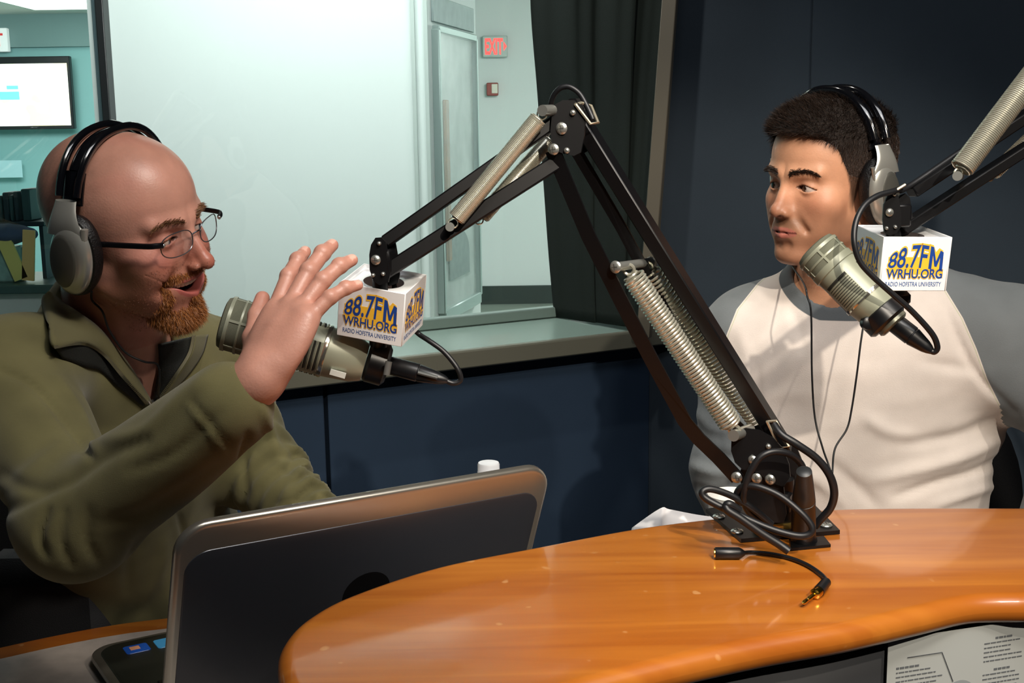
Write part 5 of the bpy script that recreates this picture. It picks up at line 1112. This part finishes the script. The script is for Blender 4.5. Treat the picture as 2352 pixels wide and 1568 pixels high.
mesh_np('beard', V, Q, HST, pl, C, ML)
stub = sstep(-.034, -.056, za + .35*(ya+.02)) * .6
V, Q, C = strands(Pb, Nb, rng, 3500, lambda q: .0016 + 0*q[:, 0], .0004, lambda q: np.stack([q[:, 0]*0, q[:, 0]*0, q[:, 0]*0-.4], 1), .5, lambda q, r: LC((120, 74, 48))*(.7+.6*r.random((len(q), 1))), np.clip(stub*(1-msk)*(~inm), 0, 1))
mesh_np('stubble', V, Q, HST, pl, C, ML)
# ear lobes, glasses
G_ = lambda x_, y_, z_: tf(ML, (x_, y_, z_ + .001))
gl = thing('eyeglasses', 'thin dark framed glasses worn by the bearded person', 'glasses', G_(0, -.1, 0)); GM = mat('glasses_dark_metal', (28, 28, 32), .3, .6); LEN = glass_mat('lens_glass', (.97, .97, .98), 0, .09)
for s in (-1, 1):
    rim = [(s*(.0325 + .0245*math.copysign(abs(math.cos(a))**.75, math.cos(a))), -.1035 + .012*max(0, abs(math.cos(a)*.0245*1 + .0)*1.0)*(1 if math.cos(a) > 0 else -.15), -.002 + .0150*math.copysign(abs(math.sin(a))**.8, math.sin(a))) for a in np.linspace(0, 2*PI, 41)]
    rim = [(x_, -.1045 + .006*((abs(x_)-.01)/.045)**2*1.6, z_) for x_, y_, z_ in rim]; P = [G_(*q) for q in rim]
    mb = MB(); mb.tube(P, .0007, 6); obj('lens_rim', mb, mat('rim_steel', (120, 120, 124), .25, .8), gl)
    mb = MB(); cc = G_(s*.0325, -.1025, -.002); mb.add([cc] + P[:-1], [(0, i+1, (i+1) % 40 + 1) for i in range(40)]); obj('lens', mb, LEN, gl)
    hx = s*.0575; mb = MB(); mb.tube(spline([G_(hx, -.0985, .004), G_(s*.066, -.096, .006), G_(s*.0715, -.086, .006), G_(s*.0765, -.05, .005), G_(s*.0785, -.015, .003), G_(s*.0795, .012, -.002), G_(s*.078, .028, -.016)], 6), .0022, 8, flat=1.5); obj('temple', mb, GM, gl)
    mb = MB(); mb.ball(G_(hx, -.099, .004), .0024, .0024, .0024, nu=10, nv=8); obj('hinge', mb, mat('hinge_bright', (220, 220, 215), .15, .9), gl)
    mb = MB(); mb.tube([G_(s*.010, -.1045, -.004), G_(s*.0105, -.101, -.010)], .0013, 6); obj('nose_pad', mb, LEN, gl)
mb = MB(); mb.tube(spline([G_(-.009, -.1045, .003), G_(0, -.1085, .006), G_(.009, -.1045, .003)], 6), .0009, 6); obj('bridge', mb, GM, gl)
headphones(ML, 'silver and black headphones worn by the bearded person')

# sweater
OL = LC((106, 101, 67)); OLD = LC((78, 78, 50)); latL, fwdL, upL = torso_axes(JL)
vtop = JL['neck'] + fwdL*.12 + upL*.06; vbot = at(356, 948, 1.50)
def sweaterL(p):
    d = torso_sdf(p, JL, 0.)
    rr_ = .0022*np.sin((p @ nrm(JL['wrL']-JL['elL']).astype(np.float32))*250)
    aR = arm_sdf(p, JL, 'R', .010, .86); aL = arm_sdf(p, JL, 'L', .006, .85) + rr_
    d = smin(d, aR, .045); d = smin(d, aL, .04)
    nb = s_cap(p, JL['neck'] - upL*.02, JL['neck'] + upL*.045 + fwdL*.01, .076, .070); d = smin(d, nb, .03)
    d = smax(d, -s_cap(p, JL['neck'] - upL*.02 + fwdL*.02, tf(ML, (0, .02, -.08)), .0655, .068), .006)     # neck hole
    # V opening of the zip
    q = p - vbot.astype(np.float32); h = q @ upL.astype(np.float32); s_ = q @ latL.astype(np.float32); fw = q @ fwdL.astype(np.float32)
    vee = np.maximum(np.abs(s_ - .006) - np.clip(h, 0, 1)*.42 - .0, -h) ; d = smax(d, -np.maximum(vee, -fw-.045), .006)
    d = d + .0022*snoise(p, 30, 5)
    return d
pts = np.array([JL[k] for k in ('shR', 'shL', 'elR', 'elL', 'wrR', 'wrL', 'pelvis', 'neck')])
P, Q, G = polygonise(sweaterL, pts.min(0)-.19, pts.max(0)+.20, .0045)
P = creases(P, G, [([(10, 1090), (70, 1120), (150, 1110), (240, 1050), (330, 1010)], 16, -.005), ([(0, 1180), (60, 1150), (110, 1130)], 15, -.005), ([(0, 1120), (50, 1095), (110, 1050), (160, 1010)], 20, .004),
    ([(110, 1170), (90, 1230), (105, 1280)], 10, -.006), ([(150, 1175), (140, 1240), (165, 1300)], 10, -.004), ([(205, 1170), (200, 1240), (225, 1290)], 12, -.003), ([(0, 850), (70, 880), (130, 940), (180, 1010), (205, 1045)], 10, -.006),
    ([(135, 870), (190, 960), (215, 1030)], 12, .005), ([(230, 1010), (330, 990), (430, 900), (500, 850)], 16, .004), ([(300, 1080), (400, 1040), (500, 950)], 14, -.003), ([(430, 930), (475, 985), (520, 1045)], 8, .0018), ([(444, 925), (490, 980), (532, 1036)], 7, -.0016),
    ([(410, 1180), (420, 1220), (430, 1290)], 8, -.004), ([(330, 1230), (300, 1290), (290, 1350)], 14, -.004), ([(380, 1230), (370, 1300), (330, 1380)], 16, .004), ([(570, 1000), (560, 1060), (565, 1140)], 10, -.006),
    ([(660, 1040), (690, 1030), (700, 1060), (670, 1110), (650, 1140)], 12, .007), ([(650, 1010), (672, 1042), (660, 1085)], 9, -.005), ([(700, 1075), (740, 1085), (700, 1110), (665, 1150)], 8, .005), ([(700, 1100), (760, 1120), (720, 1140)], 7, .004), ([(600, 930), (625, 1000), (640, 1060)], 10, .005),
    ([(240, 1200), (330, 1180), (430, 1120), (520, 1060)], 18, -.003)])
c = np.tile(OL, (len(P), 1)); c *= (1 + .10*snoise(P.astype(np.float32), 60, 9))[:, None]
SW = cloth_mat('olive_knit', weave=330, bump=.18, scale=1400); mesh_np('sweater', P, Q, SW, pl, c)
LIN_ = mat('sweater_lining', (26, 28, 24), .7, bump=.3, bscale=700); OLM = mat('olive_collar', (98, 93, 60), .9, bump=.2, bscale=1400, var=.06, sheen=.1)
from mathutils.bvhtree import BVHTree
bvS = BVHTree.FromPolygons([Vector(q) for q in P], [tuple(map(int, q)) for q in Q]); me_ = bodyL.data; bvB = BVHTree.FromPolygons([v.co.copy() for v in me_.vertices], [tuple(q.vertices) for q in me_.polygons])
def onbody(x_, y_, off):                      # point lying off metres in front of the sweater (or the skin in its opening)
    r = nrm(ray(x_, y_)); o_ = camC + r*1.36; hs = [b.ray_cast(Vector(o_), Vector(r))[3] for b in (bvS, bvB)]; hs = [h for h in hs if h]; return o_ + r*((min(hs) if hs else .2) - off)
def flap(inner, outer, name, m, th=.005, nrow=7, bulge=.010):
    I = spline([onbody(*q) for q in inner], 5); U = spline([onbody(*q) for q in outer], 5); mb = MB(); rows = []
    for i, (a, b) in enumerate(zip(I, U)): rows.append([a*(1-t_) + b*t_ - camF*bulge*math.sin(PI*t_) for t_ in np.linspace(0, 1, nrow)])
    mb.sheet(rows); return obj(name, mb, m, pl, solid=th)
# near collar flap folded out, its lining, far flap and zip
flap([(112, 668, .010), (140, 694, .012), (182, 722, .012), (222, 752, .012), (262, 796, .012), (302, 850, .010), (346, 924, .006)],
     [(100, 700, .018), (112, 750, .026), (127, 796, .032), (190, 788, .030), (238, 812, .026), (285, 866, .018), (338, 928, .008)], 'collar', OLM, bulge=.006)
flap([(126, 797, .030), (188, 790, .027), (236, 814, .023), (284, 869, .015), (335, 930, .006)], [(142, 822, .004), (195, 842, .004), (232, 852, .004), (272, 888, .004), (326, 930, .004)], 'collar_lining', LIN_, .002, 5, .0)
flap([(366, 792, .012), (366, 840, .010), (360, 880, .008), (352, 926, .005)], [(444, 772, .030), (434, 812, .028), (402, 862, .018), (358, 926, .007)], 'collar_lining', LIN_, .004, 7, .004)
flap([(444, 770, .033), (436, 812, .031), (404, 864, .020), (359, 928, .008)], [(476, 768, .004), (462, 815, .004), (424, 868, .004), (366, 925, .004)], 'collar', OLM, .004, 7, .004)
ZIP = mat('zip_metal', (160, 156, 128), .35, .8)
zz = MB()
for path in ([(126, 797, .036), (190, 789, .034), (238, 813, .030), (285, 867, .022), (339, 927, .012)], [(445, 771, .038), (435, 812, .035), (403, 863, .024), (357, 928, .012)]):
    S = spline([onbody(*q) for q in path], 24)
    for i in range(0, len(S)-1): t_ = nrm(S[i+1]-S[i]); zz.box(S[i], t_*.0008, camF*.0012, nrm(np.cross(t_, camF))*.0019)
o = obj('zip_teeth', zz, ZIP, pl); o['kind'] = 'stuff'
mb = MB(); mb.tube([onbody(348, 918, .014), onbody(355, 932, .013)], .0022, 8); mb.tube([onbody(340, 920, .013), onbody(347, 933, .012)], .0016, 8); obj('zip_pull', mb, mat('zip_bright', (205, 204, 196), .2, .9), pl)
trousers(JL, pl, DENIM)
cable('headphone_cable', [tf(ML, (-.082, -.0, -.058)), at(212, 690, 1.42), at(235, 715, 1.42), at(252, 760, 1.43), at(287, 808, 1.44), at(330, 830, 1.45), at(362, 838, 1.465), at(366, 880, 1.47), at(364, 905, 1.49), at(370, 960, 1.53), at(376, 1040, 1.56)], .0013, 'thin black headphone cable hanging across the bearded person\'s neck', 'cable')
chL = office_chair('black office chair with armrests under the bearded person', (JL['pelvis'][0], JL['pelvis'][1], 0), -38, JL['pelvis'][2]-.125, .245, 1.02, .23, arm=.66)
mb = MB(); q = at(88, 1400, 1.60); mb.box((q[0]+.012, 1.62, .68), X*.100, Yv*.05, Zv*.165, .03); obj('armrest_panel', mb, mat('chair_black_fabric', (20, 20, 23), .8), chL)

# ======== the man on the right
MR = frame(-146, 3, 3, at(1904, 417, 1.72), .92)
JR = dict(pelvis=at(1960, 1480, 1.84), waist=at(1972, 1160, 1.80), chest=at(1985, 900, 1.79), neck=at(1945, 648, 1.775), shR=at(1722, 782, 1.80), shL=at(2330, 795, 1.70),
          elR=at(1690, 1075, 1.76), wrR=V3(.37, 1.66, .665), elL=at(2540, 990, 1.60), wrL=V3(.68, 1.50, .812), w=1.12, foot=(-.35, -.93))
JR['hipR'] = JR['pelvis'] + V3(-.095, 0, -.02); JR['hipL'] = JR['pelvis'] + V3(.095, -.02, -.02)
JR['knR'] = V3(JR['hipR'][0]-.12, JR['hipR'][1]-.40, .50); JR['knL'] = V3(JR['hipL'][0]+.06, JR['hipL'][1]-.40, .50); JR['anR'] = V3(JR['knR'][0], JR['knR'][1]+.06, .08); JR['anL'] = V3(JR['knL'][0], JR['knL'][1]+.06, .08)
pr = thing('person', 'dark haired younger person in grey and cream raglan shirt looking left', 'person', V3(JR['pelvis'][0], JR['pelvis'][1], 0))
rR = hand_joints(JR['wrR'], nrm(V3(.15, -.95, -.15)), V3(0, 0, -1), 1, (.25, .25, .28, .3))
rL = hand_joints(JR['wrL'], nrm(V3(-.75, -.6, -.05)), V3(0, 0, -1), -1, (.2, .2, .22, .25))
bodyR, flR, PhR = body_np(JR, pr, MR, 'calm', {'R': rR, 'L': rL}, SKM)
eyes(pr, MR, (-.30, .02), 'brown'); hsR = head_sdf('calm'); eyebrows(pr, MR, hsR, (48, 34, 26), 1100, .0021)
# hair: a shaped cap of short hair with strands on it
def hairf(p):
    hl = p[:, 2] - hairline(p); top_ = sstep(.03, .10, p[:, 2] + .12*np.clip(-p[:, 1], 0, .1)); front = sstep(-.02, -.075, p[:, 1])*sstep(.06, .09, p[:, 2])
    th = .0012 + .0075*top_ + .005*front + .0016*snoise(p, 90, 4)
    return smax(skull(p) - th, -hl, .004 )
Ph, Qh, Gh = polygonise(hairf, (-.1, -.13, -.09), (.1, .14, .15), .002); keep = (hsR(Ph.astype(np.float32)) > -.004)[Qh].all(1); Qh = Qh[keep]
hc = np.tile(LC((38, 28, 22)), (len(Ph), 1)); low = sstep(.07, .0, Ph[:, 2])[:, None]; hc = hc*(1-low*.8) + LC((64, 46, 36))*low*.8
hair = mesh_np('hair', Ph, Qh, mat('hair_cap', (40, 30, 24), .7, vcol=True, bump=1.0, bscale=900), pr, hc, MR)
used = np.zeros(len(Ph), bool); used[Qh.ravel()] = True; Ng = Gh/np.maximum(np.linalg.norm(Gh, axis=1), 1e-6)[:, None]; out_ = used & (skull(Ph.astype(np.float32)) > .0006)
combR = lambda q: np.stack([q[:, 0]*3, -.8 + 0*q[:, 0], np.where(q[:, 2] > .07, .35*(q[:, 1] < -.05), -.9)], 1)
rng = np.random.default_rng(21)
V, Q, C = strands(Ph, Ng, rng, 26000, lambda q: .0030 + .0105*sstep(.02, .10, q[:, 2] + .12*np.clip(-q[:, 1], 0, .1)), .00055, combR, .28, lambda q, r: (LC((44, 32, 25))*(1-sstep(.08, .0, q[:, 2])[:, None]) + LC((70, 50, 38))*sstep(.08, .0, q[:, 2])[:, None])*(.5+.9*r.random((len(q), 1))), out_.astype(float), curl=.15)
mesh_np('hair_strands', V, Q, HST, pr, C, MR)
headphones(MR, 'silver and black headphones worn by the younger dark haired person', .137, .0068)
# raglan shirt
latR, fwdR, upR = torso_axes(JR)
def shirt(p):
    d = torso_sdf(p, JR, .004); d = smin(d, arm_sdf(p, JR, 'R', .014, .92), .05); d = smin(d, arm_sdf(p, JR, 'L', .026, .9), .055)
    nb = s_cap(p, JR['neck'] - upR*.03, JR['neck'] + upR*.024 + fwdR*.006, .078, .068); d = smin(d, nb, .035)
    d = smax(d, -s_cap(p, JR['neck'] - upR*.0 + fwdR*.022, tf(MR, (0, .01, -.10)), .0640, .066), .006)
    return d + .0025*snoise(p, 22, 8) + .0012*snoise(p, 60, 2)
pts = np.array([JR[k] for k in ('shR', 'shL', 'elR', 'elL', 'wrR', 'wrL', 'pelvis', 'neck')])
P, Q, G = polygonise(shirt, pts.min(0)-.22, pts.max(0)+.22, .005)
P = creases(P, G, [([(2330, 985), (2230, 1040), (2120, 1075), (2010, 1100)], 16, .008), ([(2340, 1030), (2250, 1080), (2150, 1110), (2060, 1140)], 12, -.008), ([(2300, 1110), (2220, 1135), (2150, 1160)], 12, .006), ([(2310, 950), (2200, 1000), (2080, 1020)], 14, -.005),
    ([(2230, 850), (2180, 840), (2120, 830)], 14, -.004), ([(2170, 700), (2210, 800), (2260, 880), (2330, 945)], 10, -.005), ([(1735, 830), (1740, 900), (1738, 1000)], 10, -.004), ([(1700, 760), (1720, 830), (1730, 900)], 16, .004),
    ([(1600, 1010), (1640, 1040), (1690, 1050)], 11, -.006), ([(1595, 1070), (1640, 1085), (1690, 1080)], 12, .006), ([(1600, 1120), (1640, 1130), (1690, 1110)], 10, -.006), ([(1590, 930), (1630, 980), (1670, 990)], 12, .004),
    ([(1990, 960), (2040, 990), (2100, 1000)], 16, .005), ([(1760, 1060), (1840, 1080), (1900, 1120), (1940, 1160)], 16, .006), ([(1900, 1060), (1960, 1110), (2010, 1160)], 16, -.005), ([(1800, 680), (1830, 740), (1840, 800)], 14, -.003)])
px_ = project(P); xx, yy = px_[:, 0], px_[:, 1]; yl = [400, 585, 612, 650, 710, 770, 840, 900, 1000, 1200]; xl = [1870, 1800, 1785, 1740, 1692, 1668, 1655, 1668, 1688, 1700]
yr = [400, 600, 655, 730, 800, 870, 930, 955, 1000, 1200]; xr = [1990, 2120, 2166, 2212, 2243, 2268, 2298, 2322, 2420, 2500]
seamL = np.interp(yy, yl, xl); seamR = np.interp(yy, yr, xr); aL_ = arm_sdf(P.astype(np.float32), JR, 'L', .026, .9); aR_ = arm_sdf(P.astype(np.float32), JR, 'R', .014, .92)
ds = np.maximum(seamL-xx, xx-seamR); tL_ = torso_sdf(P.astype(np.float32), JR, .004); ds = np.where((aL_ < tL_) & (xx > 2300) & (yy > 930), 20, ds); ds = np.where((aR_ < tL_-.01) & (xx < 1720) & (yy > 900), 20, ds); nk = (P - (JR['neck'] + fwdR*.022)); ax_ = nrm(tf(MR, (0, .01, -.10)) - (JR['neck'] + fwdR*.022)); rad = np.linalg.norm(nk - np.outer(nk @ ax_, ax_), axis=1)
col_d = rad - .0865
ribm = np.clip(((P - JR['neck']) @ upR + .03)*200, -1, 1)
RG = cloth_mat('raglan_knit', weave=480, bump=.2, scale=800, var=.04); RG.node_tree.nodes
ob = mesh_np('raglan_shirt', P, Q, RG, pr, np.stack([ds/40 + .5, np.clip(col_d*20, -5, 5) + .5, ribm*.5 + .5], 1))
def raglan_nodes(m):
    nt = m.node_tree; N = nt.nodes; L = nt.links; sp = N.new('ShaderNodeSeparateColor'); L.new(N['Attribute'].outputs['Color'], sp.inputs[0])
    def step(out, lo, hi):
        r = N.new('ShaderNodeMapRange'); r.inputs['From Min'].default_value = lo; r.inputs['From Max'].default_value = hi; L.new(out, r.inputs['Value']); return r.outputs[0]
    def mix(a, b, f):
        x = N.new('ShaderNodeMixRGB'); L.new(f, x.inputs[0])
        for k, q in ((1, a), (2, b)):
            if isinstance(q, tuple): x.inputs[k].default_value = (*lin(q), 1)
            else: L.new(q, x.inputs[k])
        return x.outputs[0]
    def mul(a, b): x = N.new('ShaderNodeMath'); x.operation = 'MULTIPLY'; L.new(a, x.inputs[0]); L.new(b, x.inputs[1]); return x.outputs[0]
    ds_, cd_, ud_ = sp.outputs[0], sp.outputs[1], sp.outputs[2]
    c = mix((228, 218, 210), (116, 122, 125), step(ds_, .49, .51))
    c = mix(c, (206, 206, 182), mul(step(ds_, .36, .37), step(ds_, .43, .42)))
    rib = mul(step(cd_, .51, .49), step(ud_, .45, .55)); c = mix(c, (96, 102, 106), rib)
    h = [n for n in N if n.type == 'VECT_MATH'][0]; L.new(c, h.inputs[0])
raglan_nodes(RG)
trousers(JR, pr, DENIM)
office_chair('black office chair behind the younger person, its backrest showing at the right', (JR['pelvis'][0], JR['pelvis'][1], 0), -108, JR['pelvis'][2]-.125, .26, .985, .26)
sp_ = [tf(MR, (.080, -.008, -.060)), at(1846, 628, 1.565), at(1858, 680, 1.56), at(1864, 740, 1.555), at(1866, 860, 1.553), at(1872, 960, 1.552), at(1890, 1030, 1.548), at(1908, 1085, 1.54)]
hc_ = [tf(MR, (-.082, .0, -.06)), tf(MR, (-.060, -.02, -.12)), at(1846, 650, 1.60), at(1854, 680, 1.575), at(1863, 720, 1.565), at(1865, 860, 1.553), at(1872, 960, 1.545), at(1890, 1030, 1.53), at(1908, 1085, 1.515), at(1909, 1140, 1.50)]
cable('headphone_cable', hc_, .0013, 'thin black headphone cable down the middle of the raglan shirt', 'cable')
cable('headphone_cable', [tf(MR, (.082, .005, -.062)), at(2010, 640, 1.60), at(1992, 700, 1.575), at(1978, 780, 1.56), at(1968, 860, 1.555), at(1956, 940, 1.55), at(1945, 985, 1.545), at(1918, 1030, 1.535), at(1912, 1085, 1.515), at(1911, 1140, 1.50)], .0013, 'thin black headphone cable hanging below the right microphone, curving inward', 'cable')
